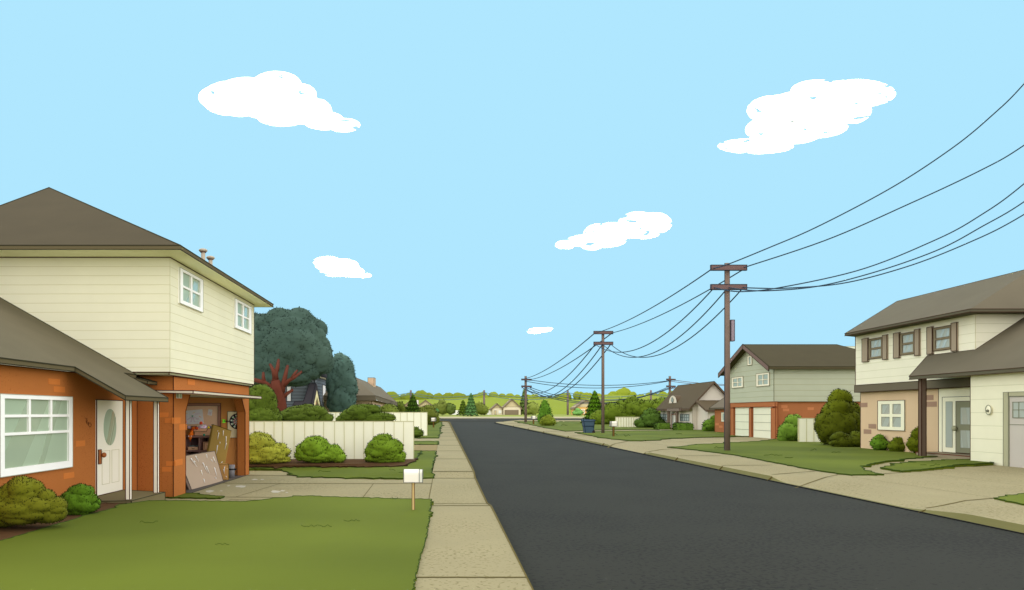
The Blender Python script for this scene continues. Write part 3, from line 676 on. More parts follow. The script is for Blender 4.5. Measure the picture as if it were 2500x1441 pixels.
# dartboard
t = thing('dartboard', 'round black and white dartboard hanging beside the garage pillar', 'dartboard', (-7.95, 27.93, 1.5))
mb = MB(); mb.box(-8.22, -7.81, 27.94, 27.985, bz(1069), bz(1005), flat('dart_panel', (186, 176, 146)), (INKG, .007)); mb.build('backing_panel', t)
cx, cz2, Rr = bx(580.5), bz(1029), 19*Yb/F
mb = MB(); BK = flat('black', (30, 30, 32)); 
def disc(r, y, m, a0=0, a1=2*math.pi, r0=0, n=40):
    k = max(3, int(n*(a1-a0)/(2*math.pi))); pts = []
    out = [(cx+r*math.cos(a0+(a1-a0)*i/k), cz2+r*math.sin(a0+(a1-a0)*i/k)) for i in range(k+1)]
    inn = [(cx+r0*math.cos(a0+(a1-a0)*i/k), cz2+r0*math.sin(a0+(a1-a0)*i/k)) for i in range(k+1)] if r0 else []
    for i in range(k):
        if r0: mb.add([(out[i][0], y, out[i][1]), (out[i+1][0], y, out[i+1][1]), (inn[i+1][0], y, inn[i+1][1]), (inn[i][0], y, inn[i][1])], [(0, 1, 2, 3)], m)
        else: mb.add([(out[i][0], y, out[i][1]), (out[i+1][0], y, out[i+1][1]), (cx, y, cz2)], [(0, 1, 2)], m)
mb.tube([(cx, 27.94, cz2), (cx, 27.91, cz2)], Rr, BK, 32, smooth=False)
CRM = flat('dart_cream', (232, 226, 206)); DG = flat('dart_green', (70, 170, 70)); DR = flat('dart_red', (206, 76, 48))
for i in range(20):
    a = 2*math.pi*i/20
    if i % 2: disc(Rr*.86, 27.905, CRM, a, a+math.pi/10, Rr*.62); disc(Rr*.54, 27.905, CRM, a, a+math.pi/10, Rr*.2)
    disc(Rr*.72, 27.900, DG if i % 2 else BK, a, a+math.pi/10, Rr*.67); disc(Rr*.42, 27.900, DR if i % 2 else BK, a, a+math.pi/10, Rr*.37)
disc(Rr*.16, 27.898, CRM); disc(Rr*.1, 27.894, DR); disc(Rr*.04, 27.890, CRM); mb.build('board', t)
mb = MB(); q = bx(554), bz(1028)
mb.tube([(q[0]+.19, 27.9, q[1]-.02), (q[0], 27.6, q[1])], .017, BK, 8); 
for s in (-1, 1): mb.prism([(q[0]-.06, 27.55, q[1]+s*.07), (q[0]+.06, 27.62, q[1]+s*.05), (q[0]+.03, 27.65, q[1]), (q[0]-.03, 27.6, q[1])], (0, .01, 0), flat('flight_green', (96, 184, 40)))
tag(mb.build('dart', None, (q[0], 27.6, q[1])), 'dart with green flights stuck in the left of the dartboard', 'dart')
# cubby shelf
t = thing('cube_shelf', 'dark brown cube shelf unit against the garage back wall', 'shelf', (bx(470), 27.5, -.258))
SH = flat('shelf_brown', (112, 88, 82)); Y0 = 27.25; zs = lambda y: bz(y, Y0); xx = lambda x: bx(x, Y0)
mb = MB()
for y0, y1 in ((1063.5, 1069), (1099, 1103), (1134, 1137), (1160, 1162)): mb.box(xx(400), xx(520), Y0, 27.9, zs(y1), zs(y0), SH, (INKR, .006))
for x0, x1 in ((484, 489), (516, 520), (448, 452)):
    for (a, b) in ((1069, 1099), (1103, 1134), (1137, 1160)): mb.box(xx(x0), xx(x1), Y0+.01, 27.9, zs(b), zs(a), SH, (INKR, .005))
mb.build('shelf_frame', t)
mb = MB(); mb.box(xx(400), xx(520), 27.9, 27.94, zs(1162), zs(1063), flat('shelf_back', (84, 66, 64))); mb.build('back_panel', t)
CB = flat('cardboard', (190, 146, 116)); CI = flat('cardboard_line', (84, 54, 44))
t = thing('storage_bin', 'open shelf bin stuffed with dark cloth in the left cubby', 'storage bin', (xx(468), 27.5, zs(1099)))
mb = MB(); qbox(mb, 458.5, 483.5, 1091, 1099, 27.3, .3, CB, (CI, .005)); mb.build('bin_body', t)
mb = MB(); mb.tube([(xx(467), 27.28, zs(1094)), (xx(471), 27.28, zs(1095.5)), (xx(475), 27.28, zs(1094))], .008, CI, 6); mb.build('handle', t)
mb = MB(); [mb.ball((xx(461+4*i), 27.45, zs(1090.5)), (.045, .1, .04), flat('dark_cloth', (92, 106, 106))) for i in range(6)]; mb.build('cloth', t)
t = thing('storage_box', 'closed square cardboard storage box in the right cubby', 'storage box', (xx(504), 27.5, zs(1099)))
mb = MB(); qbox(mb, 496, 516, 1079, 1099, 27.3, .3, CB, (CI, .006)); 
for a, b in (((498, 1081), (514, 1081)), ((498, 1081), (498, 1097)), ((498, 1097), (514, 1097))): mb.bar((xx(a[0]), 27.295, zs(a[1])), (xx(b[0]), 27.295, zs(b[1])), .005, CI)
mb.build('box_body', t)
mb = MB(); mb.tube([(xx(504), 27.28, zs(1088)), (xx(507), 27.28, zs(1090)), (xx(512), 27.28, zs(1090))], .008, CI, 6); mb.build('handle', t)
# box of toys on the shelf
Yt = 27.3
t = thing('toy_box', 'open cardboard box of toys on top of the cube shelf', 'cardboard box', (bx(490, Yt), Yt, bz(1063.4, Yt)))
mb = MB(); x0, x1, z0, z1 = bx(475, Yt), bx(517, Yt), bz(1063.4, Yt), bz(1046.5, Yt)
for a in ((x0, x1, Yt, Yt+.02), (x0, x1, Yt+.4, Yt+.42), (x0, x0+.02, Yt+.02, Yt+.4), (x1-.02, x1, Yt+.02, Yt+.4)): mb.box(*a, z0, z1, CB, (CI, .005))
mb.box(x0+.02, x1-.02, Yt+.02, Yt+.4, z0, z0+.02, CB); mb.build('carton', t)
mb = MB(); mb.prism([(bx(476, Yt), Yt, z1), (bx(508, Yt), Yt, z1), (bx(504, Yt-.1), Yt-.1, bz(1054, Yt-.1)), (bx(472, Yt-.1), Yt-.1, bz(1054, Yt-.1))], (0, -.01, .006), CB, (CI, .005)); mb.build('flap', t)
mb = MB(); c = W(493.5, 1047, Yt+.2); mb.ball(c, (.215, .15, .165), flat('lilac', (190, 172, 232)), 20, 14)
for (x, y, cc) in ((486.5, 1040, (238, 232, 140)), (496, 1039, (238, 232, 140)), (491, 1043, (232, 120, 170)), (501, 1042.5, (232, 120, 170)), (483, 1040, (238, 232, 140)), (502, 1037.5, (240, 150, 190))):
    dx, dz = (x-493.5)*Yt/F, (1047-y)*Yt/F; k = math.sqrt(max(.02, 1-(dx/.215)**2-(dz/.165)**2)); mb.ball((c[0]+dx, c[1]-.15*k, c[2]+dz), (.030, .018, .02), flat('sprinkle%d' % cc[0], cc))
tag(mb.build('toy_dome', None, (c[0], c[1], c[2])), 'lilac dome toy with yellow and pink sprinkles in the toy box', 'toy')
for (x, y, r, cc, nm, Y) in ((490.8, 1033.2, .062, (214, 70, 46), 'red ball resting on top of the lilac dome toy', Yt+.2), (509, 1044.3, .05, (240, 164, 36), 'yellow ball at the right of the toy box', Yt+.12), (512.5, 1043.2, .056, (74, 78, 84), 'dark grey ball behind the yellow ball', Yt+.25), (498.2, 1062, .042, (16, 116, 92), 'green ball at the foot of the toy box', Yt-.06)):
    mb = MB(); mb.ball(W(x, y, Y), r, flat('ball%d' % cc[0], cc)); tag(mb.build('toy_ball', None, W(x, y, Y)), nm, 'ball')
mb = MB(); SO = flat('snake_orange', (196, 88, 20)); SD = flat('snake_rust', (140, 54, 28))
sp = [(483, 1046.5), (476, 1044.5), (471, 1046), (468, 1051), (468, 1057), (470.5, 1061)]
Ys = Yt-.08; cs = [Vector(W(x, y, Ys)) for x, y in sp]
for i in range(len(cs)-1):
    mb.tube([cs[i], (cs[i]+cs[i+1])/2, cs[i+1]], .052, SO if i % 2 else SD, 10)
mb.tube([W(471, 1058, Ys-.03), W(466, 1060, Ys-.06), W(464, 1064, Ys-.08), W(464, 1070, Ys-.08), W(464.5, 1075, Ys-.08)], [.055, .085, .085, .055, .016], SO, 12)
for x in (461, 466.5): mb.ball(W(x, 1065, Ys-.15), (.018, .012, .028), CRM); 
mb.bar(W(464.5, 1075, Ys-.08), W(463, 1079, Ys-.08), .008, SD); mb.bar(W(464.5, 1075, Ys-.08), W(466.5, 1079, Ys-.08), .008, SD)
tag(mb.build('toy_snake', None, W(470, 1060, Ys)), 'orange striped plush snake hanging out of the toy box', 'plush toy')
# leaning panels
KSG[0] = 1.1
def drips(mb, f, L, m, r):
    for (a, b) in L:
        q = [f(a[0]+(b[0]-a[0])*t+random.uniform(-.004, .004), a[1]+(b[1]-a[1])*t) for t in (0, .3, .6, 1)]
        mb.tube(q, [r*1.5, r, r*.8, r*.3], m, 6)
DRP = flat('white_drip', (246, 246, 238))
t = thing('leaning_panel', 'tall olive panel with white paint drips leaning in the garage', 'panel', W(520, 1160, 26.4))
Yq = 26.4; c4 = [Vector(W(*p, Yq+d)) for p, d in (((521.5, 1037), .35), ((565, 1052), .35), ((543, 1166), 0), ((499, 1156), 0))]
mb = MB(); OL = flat('olive_board', (172, 144, 76)); mb.prism([c4[0], c4[1], c4[2], c4[3]], (-.075, .02, .0), OL, (flat('olive_ink', (84, 76, 20)), .010), side=flat('olive_edge', (132, 108, 52)))
f4 = lambda u, v: (c4[0]+(c4[1]-c4[0])*u)*(1-v)+(c4[3]+(c4[2]-c4[3])*u)*v+Vector((0, -.006, 0))
drips(mb, f4, [((.3, .09), (.26, .11)), ((.36, .12), (.36, .27)), ((.58, .05), (.62, .16)), ((.78, .15), (.84, .29)), ((.86, .28), (.84, .42)), ((.42, .38), (.44, .55)), ((.52, .3), (.52, .34)), ((.84, .68), (.7, .76))], DRP, .013); mb.build('board', t)
t = thing('leaning_panel', 'wide taupe panel with white paint drips leaning at the garage opening', 'panel', (-7.7, 24, -.25))
c5 = [Vector(W(436, 1115, 22.3)), Vector(W(524, 1101, 25.0)), Vector(W(545, 1174.5, 25.5)), Vector(W(468, 1197, 22.65))]
mb = MB(); TP = flat('taupe_board', (164, 146, 126)); mb.prism(c5, (-.06, -.05, -.01), TP, (flat('taupe_ink', (74, 66, 58)), .010), side=flat('taupe_edge', (128, 112, 100)))
f5 = lambda u, v: (c5[0]+(c5[1]-c5[0])*u)*(1-v)+(c5[3]+(c5[2]-c5[3])*u)*v+Vector((.006, -.004, 0))
drips(mb, f5, [((.28, .1), (.36, .38)), ((.34, .2), (.37, .24)), ((.42, .06), (.45, .24)), ((.72, .07), (.72, .18)), ((.9, .18), (.93, .38)), ((.82, .25), (.85, .33)), ((.55, .3), (.6, .62)), ((.62, .42), (.65, .66)), ((.44, .5), (.43, .66)), ((.84, .52), (.84, .8)), ((.42, .78), (.42, .9)), ((.78, .82), (.8, .88))], DRP, .013); mb.build('board', t)
t = thing('carton', 'small tan carton with paint drips between leaning panel and bin', 'cardboard box', (-7.8, 26.1, -.258))
mb = MB(); mb.hexa([(bx(532, 25.9), 25.9, -.255), (bx(532, 25.9), 25.9, .3), (bx(529, 26.4), 26.4, -.255), (bx(529, 26.4), 26.4, .3), (bx(558.5, 25.9), 25.9, -.255), (bx(558.5, 25.9), 25.9, .28), (bx(556, 26.4), 26.4, -.255), (bx(556, 26.4), 26.4, .28)], flat('tan_card', (196, 150, 88)), (flat('olive_ink', (84, 76, 20)), .008)); f6 = lambda u, v: Vector((bx(534+24*u, 25.9), 25.893, .28-.53*v)); drips(mb, f6, [((.6, .14), (.55, .5)), ((.5, .3), (.6, .62)), ((.85, .26), (.86, .3)), ((.75, .76), (.85, .86))], DRP, .012); mb.build('carton_body', t)
t = thing('bin', 'grey round waste bin with black bag rim in the garage', 'waste bin', (bx(564, 26.9), 26.9, -.258))
mb = MB(); cxx = bx(564.5, 26.9); mb.tube([(cxx, 26.9, -.255), (cxx, 26.9, .2)], [.115, .13], flat('bin_grey', (122, 122, 124)), 20); mb.build('bin_body', t)
mb = MB(); mb.tube([(cxx, 26.9, .02), (cxx, 26.9, .07)], .142, BK, 16); mb.prism([(cxx+.1, 26.85, .07), (cxx+.21, 26.85, .06), (cxx+.17, 26.85, .0), (cxx+.1, 26.85, .02)], (0, .04, 0), BK); mb.build('bag_rim', t)
mb = MB(); mb.box(bx(450, 24.6), bx(464, 24.6), 24.6, 25.2, -.255, .18, flat('teal_crate', (74, 112, 90)), (INKG, .008)); mb.box(bx(449, 24.5), bx(470, 24.5), 24.45, 24.58, -.255, -.18, flat('crate_lip', (190, 200, 190)), (INKG, .006))
tag(mb.build('crate', None, (bx(457, 24.6), 24.6, -.258)), 'green crate half hidden behind the taupe leaning panel', 'crate')
KSG[0] = 1.0
# ------------------------------------------------------------------ CREAM HOUSE (right, near)
INKD = flat('dark_line', (62, 40, 26)); INKV = flat('olive_line_dark', (50, 48, 26))
CS = mat('pale_siding', (233, 233, 206), var=.02, lines=(.42, 6.6, .014, (210, 210, 176)), ks=.97)
CSM = mat('plain_cream', (236, 236, 206), var=.02)
RF2 = mat('taupe_shingle', (128, 123, 104), 'h', var=.05, vs=.7); RF2F = flat('taupe_fascia', (90, 88, 70))
hc = thing('house', 'cream siding house with three shuttered windows and tan brick ground floor', 'house', (26, 38, -.1))
Xu, Xl = 24.2, 24.5
SU = ('x', Xu, -1); SL = ('x', Xl, -1)
mb = MB(); mb.box(Xu, 33.5, 33.6, 43.4, 3.72, 6.66, CS); mb.bar((Xu, 43.4, 3.7), (Xu, 43.4, 6.66), .022, INKD); mb.bar((Xu, 33.6, 3.7), (Xu, 33.6, 6.66), .010, flat('corner_seam', (196, 192, 150))); mb.build('upper_wall', hc)
mb = MB(); mb.box(Xu-.03, 33.5, 32.3, 43.45, 3.30, 3.715, flat('brown_band', (104, 98, 80)), (INKD, .018)); mb.build('band', hc)
mb = MB(); TB = mat('tan_brick', (168, 148, 118), var=.03, vs=.7, ks=1.62); TBA = flat('mauve_brick', (158, 130, 108))
mb.box(Xl, 33.5, 36.55, 43.4, -.3, 3.295, TB, (INKD, .016))
for x, y in ((2106, 989), (2130, 1041), (2118, 1054), (2267, 971), (2275, 987)):
    u, z = YX(x, Xl), ZX(y, x, Xl)
    if x == 2106: u -= .12
    pbox(mb, SL, u-.38, u+.38, z-.13, z+.13, 0, .01, TBA)
mb.build('brick_wall', hc)
mb = MB(); mb.box(Xl, 33.5, 32.15, 36.545, -.3, 3.295, CSM, (INKD, .012)); mb.build('entry_wall', hc)
# roof
A = (23.4, 43.1, 6.72); Bf = (28, 45.6, 9.0); Bn = (28, 35.0, 9.0); C = (23.4, 32.8, 6.72); D = (33.2, 32.8, 6.72); E = (33.2, 49, 6.72)
lo = lambda p: (p[0], p[1], p[2]-.13)
mb = MB(); mb.add([A, Bf, Bn, C, D, E], [(0, 1, 2, 3), (3, 2, 4), (4, 2, 1, 5), (5, 1, 0)], RF2)
mb.add([A, C, D, E, lo(A), lo(C), lo(D), lo(E)], [(0, 1, 5, 4), (1, 2, 6, 5), (2, 3, 7, 6), (3, 0, 4, 7), (4, 5, 6, 7)], RF2F)
for a, b in ((A, Bf), (Bf, Bn), (A, C), (C, D), (lo(A), lo(C)), (lo(C), lo(D)), (Bf, E)): mb.bar(a, b, .018, INKD)
mb.build('roof', hc)
# wing roof (porch and garage)
mb = MB(); pe = 22.5; zz = lambda X: 3.86+.66*(X-pe)
T = [(pe, 35.7, zz(pe)), (24.19, 36.9, zz(24.19)), (24.19, 33.58, zz(24.19)), (27.4, 33.58, zz(27.4)), (27.4, 22, zz(27.4)), (pe, 22, zz(pe))]
Bt = [(x, y, z-.16) for x, y, z in T]; n = 6
mb.add(T, [(0, 1, 2, 5), (2, 3, 4, 5)], RF2); mb.add(Bt, [(0, 1, 2, 5), (2, 3, 4, 5)], RF2F); mb.add(T+Bt, [(i, (i+1) % n, (i+1) % n+n, i+n) for i in range(n)], RF2F)
for i in range(n): mb.bar(T[i], T[(i+1) % n], .017, INKD); mb.bar(Bt[i], Bt[(i+1) % n], .014, INKD)
mb.build('wing_roof', hc)
Xg = 22.9; SG = ('x', Xg, -1)
mb = MB(); mb.box(Xg, 33.4, 22.3, 32.1, -.35, zz(Xg)-.2, mat('garage_siding', (233, 233, 202), var=.02, lines=(.56, 6.6, .014, (210, 210, 176)), ks=.97), (INKD, .014)); mb.build('garage_wall', hc)
mb = MB(); mb.box(Xg-.12, Xg+.1, 35.2, 35.42, -.05, zz(Xg)-.16, flat('porch_post_brown', (104, 88, 74)), (INKD, .018)); mb.build('porch_post', hc)
mb = MB(); mb.box(23.35, 24.49, 32.11, 36.5, -.25, .16, mat('step_stone', (182, 172, 144), 'h'), (flat('maroon_line', (92, 30, 26)), .018)); mb.build('porch_step', hc)
GR = mat('glass_grey', (168, 178, 166), var=.02, rough=.3, spec=.3); GRS = mat('glass_grey_glint', (168, 178, 166), var=.02, rough=.15, spec=.5, coat=.7)  # second material: window glint put on as a coated diagonal strip
GRB = flat('grey_line', (128, 132, 112))
# door set
dm = MB(); zd0, zd1 = .18, ZX(970, 2305, Xl)
pbox(dm, SL, YX(2369, Xl)-.6, YX(2303, Xl), zd0, zd1, -.02, .05, CSM, (INKD, .012)); dsur = dm.build('door_surround', hc)
mb = MB(); pbox(mb, SL, YX(2328, Xl), YX(2312, Xl), ZX(1092, 2320, Xl), ZX(981, 2320, Xl), .05, .056, GR, (GRB, .008))
mb.build('side_light', dsur)
mb = MB(); GD_ = flat('sage_door', (132, 134, 108)); da, db = YX(2338, Xl), YX(2338, Xl)-1.45
pbox(mb, SL, db, da, zd0+.02, ZX(980, 2345, Xl), .05, .085, GD_, (INKD, .012)); door = mb.build('front_door', hc)
mb = MB()
for z0, z1 in ((.45, 1.28), (1.55, 2.35)):
    pbox(mb, SL, db+.3, da-.32, z0, z1, .085, .09, GR, (GRB, .007))
    q = clip([(da-.9, z0-.2), (da-.55, z0-.2), (da-.3, z1+.2), (da-.65, z1+.2)], db+.3, da-.32, z0, z1)
    if q: mb.prism([PT(SL, u, z, .091) for u, z in q], (-.004, 0, 0), GRS)
mb.build('pane', door)
mb = MB(); mb.ball(PT(SL, da-.04, ZX(1046, 2341, Xl), .2), (.1, .13, .13), flat('knob_sage', (166, 168, 138)), 16, 10); mb.tube([PT(SL, da-.04, ZX(1046, 2341, Xl), .05), PT(SL, da-.04, ZX(1046, 2341, Xl), .15)], .06, INKV, 10); mb.build('door_knob', door)
# ground window
window(hc, SL, YX(2211, Xl), YX(2145, Xl), ZX(1051, 2178, Xl), ZX(978, 2178, Xl), fw=.2, mw=.18, fm=CSM, gm=GR, gs=GRS, ink=(INKD, .016), bands=((.2, .25, .6), (.72, .25, .6)), flip=-1)
# shuttered windows
SHM = flat('shutter_taupe', (156, 144, 122)); WFD = flat('window_frame_taupe', (126, 117, 92))
for (s0, s1, w0, w1, t0, t1) in ((2108, 2122, 2122.5, 2157.5, 2158, 2169), (2185, 2199, 2199.5, 2236, 2236.5, 2248), (2267, 2280, 2280.5, 2326, 2326.5, 2340)):
    zt = ZX(VY-.174*(2140-VX)-0, 2140, Xu)
    window(hc, SU, YX(w1, Xu), YX(w0, Xu), 5.14, 6.28, vdiv=(), hdiv=(.5,), fw=.11, mw=.11, fm=WFD, gm=GR, gs=GRS, ink=(INKD, .014), bands=((.15, .22, .5), (.6, .2, .5)), flip=-1, name='window')
    for a, b in ((s0, s1), (t0, t1)):
        mb = MB(); pbox(mb, SU, YX(b, Xu), YX(a, Xu), 5.02, 6.36, -.02, .09, SHM, (INKD, .015)); mb.build('shutter', hc)
# wall lamp and garage door
mb = MB(); c = PT(SG, YX(2417, Xg), ZX(1001, 2417, Xg), .04); mb.ball(c, (.05, .16, .2), CSM, 18, 12)
el = [(c[0]-.03, c[1]+.16*math.cos(a), c[2]+.2*math.sin(a)) for a in [2*math.pi*i/24 for i in range(24)]]
for i in range(24): mb.bar(el[i], el[(i+1) % 24], .012, GRB, 3)
lamp = mb.build('wall_lamp', hc); mb = MB(); mb.ball((c[0]-.06, c[1], c[2]-.04), (.05, .07, .06), flat('lamp_dark', (112, 116, 96)), 12, 8); mb.build('lamp_globe', lamp)
mb = MB(); ga = YX(2453, Xg); DF = flat('garage_frame_sage', (170, 170, 138)); GDm = mat('garage_door_grey', (188, 184, 172), var=.02)
pbox(mb, SG, ga-.27, ga, -.25, ZX(958, 2460, Xg), -.02, .06, DF, (GRB, .012)); pbox(mb, SG, 24.2, ga-.27, ZX(968, 2460, Xg), ZX(958, 2460, Xg), -.02, .06, DF, (GRB, .012)); mb.build('garage_door_frame', hc)
mb = MB(); g1 = ga-.28; zt = ZX(969, 2466, Xg); pbox(mb, SG, 24.2, g1, -.22, zt, -.02, .02, GDm, (GRB, .01))
zl = ZX(1038, 2480, Xg); pbox(mb, SG, 24.2, g1, zl, zl+.03, .02, .03, GRB); gd = mb.build('garage_door', hc)
for k in range(3):
    a = YX(2475, Xg)-k*1.2; mb = MB(); z0, z1 = ZX(1020, 2480, Xg), ZX(982, 2480, Xg)
    pbox(mb, SG, a-.62, a, z0, z1, .02, .03, GR)
    for u in (a-.62, a-.31, a): mb.bar(PT(SG, u, z0, .035), PT(SG, u, z1, .035), .016, GRB)
    for z in (z0, (z0+z1)/2, z1): mb.bar(PT(SG, a-.62, z, .035), PT(SG, a, z, .035), .016, GRB)
    mb.build('garage_window', gd)
# ------------------------------------------------------------------ GREEN SIDING HOUSE
gh = thing('house', 'sage green siding house with twin white garage doors and orange brick base', 'house', (30, 64, 0))
GS = mat('sage_siding', (180, 187, 162), var=.02, lines=(.46, 3.0, .022, (160, 163, 136)), ks=.95)
Xa = 26.5; SA = ('x', Xa, -1); Yn, Yf = 59.3, 69.2
mb = MB(); gab = [(Xa, Yn, 3.0), (Xa, Yf, 3.0), (Xa, Yf, 5.72), (Xa, (Yn+Yf)/2-.3, 7.86), (Xa, Yn, 5.72)]
mb.prism(gab, (11, 0, 0), GS, (flat('sage_ink', (96, 98, 74)), .022)); mb.build('siding_wall', gh)
OB = mat('rust_brick', (172, 110, 68), var=.03, ks=.9); 
mb = MB(); mb.box(Xa+.2, 37, Yn+.15, Yf-.1, -.3, 2.995, OB, (flat('rust_line', (120, 60, 34)), .02))
for x, y in ((1915, 993), (1919, 1001), (1979, 998)):
    X = (x-VX)*(Yn+.15)/F; z = H-(y-VY)*(Yn+.15)/F; mb.box(X-.25, X+.25, Yn+.138, Yn+.16, z-.11, z+.11, flat('rust_accent', (190, 124, 80)))
mb.build('brick_wall', gh)
PI = flat('rust_line', (120, 60, 34)); mb = MB(); SAb = ('x', Xa+.2, -1)
for a, b in ((1784, 1791.5), (1829, 1835), (1882.5, 1893)):
    pbox(mb, SAb, YX(b, Xa), YX(a, Xa), -.25, 2.5, 0, .2, OB, (PI, .022))
pbox(mb, SAb, YX(1893, Xa), YX(1784, Xa), ZX(994, 1835, Xa), 2.98, 0, .22, OB, (PI, .022)); mb.build('door_pillar', gh)
GDW = mat('pale_green_door', (222, 226, 200), var=.02); DL = flat('door_seam', (140, 144, 120))
for a, b in ((1792, 1828.5), (1836, 1882)):
    mb = MB(); u0, u1 = YX(b, Xa), YX(a, Xa); zt = ZX(993, 1835, Xa); pbox(mb, SAb, u0, u1, -.2, zt, .02, .08, GDW, (PI, .014))
    for k in (1, 2, 3): z = -.05+(zt+.05)*k/4; mb.bar(PT(SAb, u0, z, .085), PT(SAb, u1, z, .085), .018, DL)
    mb.build('garage_door', gh)
CW = flat('cream_frame', (232, 229, 204)); BG = mat('glass_blue_grey', (160, 178, 166), var=.02, rough=.3, spec=.3); WL = flat('frame_line', (120, 118, 90))
window(gh, SA, YX(1815.5, Xa), YX(1787.5, Xa), ZX(947, 1801, Xa), ZX(920.5, 1801, Xa), fw=.14, mw=.08, fm=CW, gm=BG, gs=BG, bands=(), ink=(WL, .022))
window(gh, SA, YX(1880, Xa), YX(1847.5, Xa), ZX(943, 1864, Xa), ZX(911, 1864, Xa), fw=.14, mw=.08, fm=CW, gm=BG, gs=BG, bands=(), ink=(WL, .022))
window(gh, SA, YX(1837, Xa), YX(1826, Xa), ZX(892, 1831, Xa), ZX(869, 1831, Xa), vdiv=(), hdiv=(), fw=.11, fm=CW, gm=BG, gs=BG, bands=(), ink=(WL, .02))
mb = MB(); xe0, xr, zr, ze = 25.9, 34.0, 8.02, 5.78; yc = 63.9; y0, y1 = 58.8, 69.6
RG = mat('olive_shingle', (90, 85, 61), 'h', var=.04); RGF = flat('olive_fascia', (80, 74, 52)); BB = flat('barge_board', (114, 96, 88))
T = [(xe0, y0, ze), (xe0, yc, zr), (xe0, y1, ze), (38.2, y1, ze), (xr, yc, zr), (38.2, y0, ze)]; Bt = [(a, b, c-.2) for a, b, c in T]
mb.add(T, [(0, 5, 4, 1), (1, 4, 3, 2), (5, 3, 4)], RG); mb.add(Bt, [(0, 1, 4, 5), (1, 2, 3, 4), (5, 4, 3)], RGF)
mb.add(T+Bt, [(5, 0, 6, 11), (2, 3, 9, 8), (3, 5, 11, 9)], RGF); mb.add(T+Bt, [(0, 1, 7, 6), (1, 2, 8, 7)], BB)
# barge board in front of the gable edge
for a, b in ((0, 1), (1, 2)):
    p, q = Vector(T[a]), Vector(T[b]); mb.hexa([p+Vector((-.06, 0, .03)), p+Vector((-.06, 0, -.36)), q+Vector((-.06, 0, .03)), q+Vector((-.06, 0, -.36)), p+Vector((0, 0, .03)), p+Vector((0, 0, -.36)), q+Vector((0, 0, .03)), q+Vector((0, 0, -.36))], BB, (INKV, .018))
for a, b in ((0, 5), (1, 4), (4, 5)): mb.bar(T[a], T[b], .022, INKV)
mb.bar(Bt[0], Bt[5], .02, INKV); mb.build('roof', gh)
# side wing
mb = MB(); Xv = 29.6; SV = ('x', Xv, -1); mb.box(Xv, 37, 69.25, 80.7, -.3, 2.6, OB, (PI, .02))
for x, y in ((1751, 1036), (1760, 1042)): u, z = YX(x, Xv), ZX(y, x, Xv); pbox(mb, SV, u-.5, u+.5, z-.12, z+.12, 0, .02, flat('rust_accent', (190, 124, 80)))
mb.build('wing_wall', gh)
window(gh, SV, YX(1787, Xv), YX(1762, Xv), ZX(1030, 1775, Xv), ZX(1007, 1775, Xv), vdiv=(.5,), hdiv=(), fw=.13, mw=.3, fm=CW, gm=BG, gs=BG, bands=(), ink=(WL, .02))
mb = MB(); T = [(29.2, 81.3, 2.62), (33.3, 81.3, 5.5), (33.3, 69.25, 5.5), (29.2, 69.25, 2.62)]
mb.prism(T, (0, 0, -.14), mat('grey_shingle', (138, 130, 112), 'h', var=.04), (INKV, .024)); mb.prism([(33.3, 69.25, 5.36), (33.3, 81.3, 5.36), (37.4, 81.3, 2.5), (37.4, 69.25, 2.5)], (0, 0, .14), mat('grey_shingle', (138, 130, 112), 'h', var=.04)); mb.build('wing_roof', gh)
# ------------------------------------------------------------------ GREY HOUSE WITH DORMER
gy = thing('house', 'small grey house with brown roof, arched dormer and two posts at its door', 'house', (33.5, 99, 0))
Xf = 31.0; SF = ('x', Xf, -1); ya, yb = 92.2, 105.6; GW = mat('grey_render', (194, 190, 174), var=.02, ks=1.12); GI = flat('warm_grey_line', (92, 80, 66))
mb = MB(); ridX, rz_ = 33.6, 5.75
mb.prism([(Xf, ya, -.3), (36.2, ya, -.3), (36.2, ya, 3.0), (ridX, ya, rz_), (Xf, ya, 3.0)], (0, yb-ya, 0), GW, (flat('grey_seam', (166, 162, 140)), .022)); mb.build('wall', gy)
mb = MB(); BRF = mat('brown_roof', (110, 99, 77), 'h', var=.04); BF = flat('brown_fascia', (94, 80, 62))
for (x0, z0, x1, z1) in ((30.45, 2.62, ridX, 6.02), (ridX, 6.02, 36.75, 2.62)):
    T = [(x0, ya-.45, z0), (x0, yb+.5, z0), (x1, yb+.5, z1), (x1, ya-.45, z1)]
    V = T+[(a, b, c-.24) for a, b, c in T]; mb.add(V, [(0, 1, 2, 3)], BRF); mb.add(V, [(4, 5, 6, 7)], BF); mb.add(V, [(i, (i+1) % 4, 4+(i+1) % 4, 4+i) for i in range(4)], BF)
    for i in range(4): mb.bar(T[i], T[(i+1) % 4], .03, GI)
    mb.bar(V[4], V[5], .025, GI); mb.bar(V[4], V[7], .025, GI)
mb.build('roof', gy)
mb = MB(); du, dz, dr_ = YX(1642.5, 31.2), ZX(986, 1642, 31.2), 1.75; arc = [(31.2, du-dr_, dz)]+[(31.2, du-dr_*math.cos(math.pi*i/14), dz+1.15*math.sin(math.pi*i/14)**.85) for i in range(15)]+[(31.2, du+dr_, dz)]
mb.prism(arc[1:-1], (1.6, 0, 0), flat('dormer_face', (214, 209, 190)), (GI, .03), side=BF); dorm = mb.build('dormer', gy)
mb = MB(); mb.ball((31.17, du, dz+.5), (.05, .36, .36), flat('oval_blue', (156, 170, 164)), 20, 10); 
el = [(31.13, du+.36*math.cos(a), dz+.5+.36*math.sin(a)) for a in [2*math.pi*i/20 for i in range(20)]]
for i in range(20): mb.bar(el[i], el[(i+1) % 20], .03, flat('oval_line', (96, 104, 98)), 3)
mb.build('round_window', dorm)
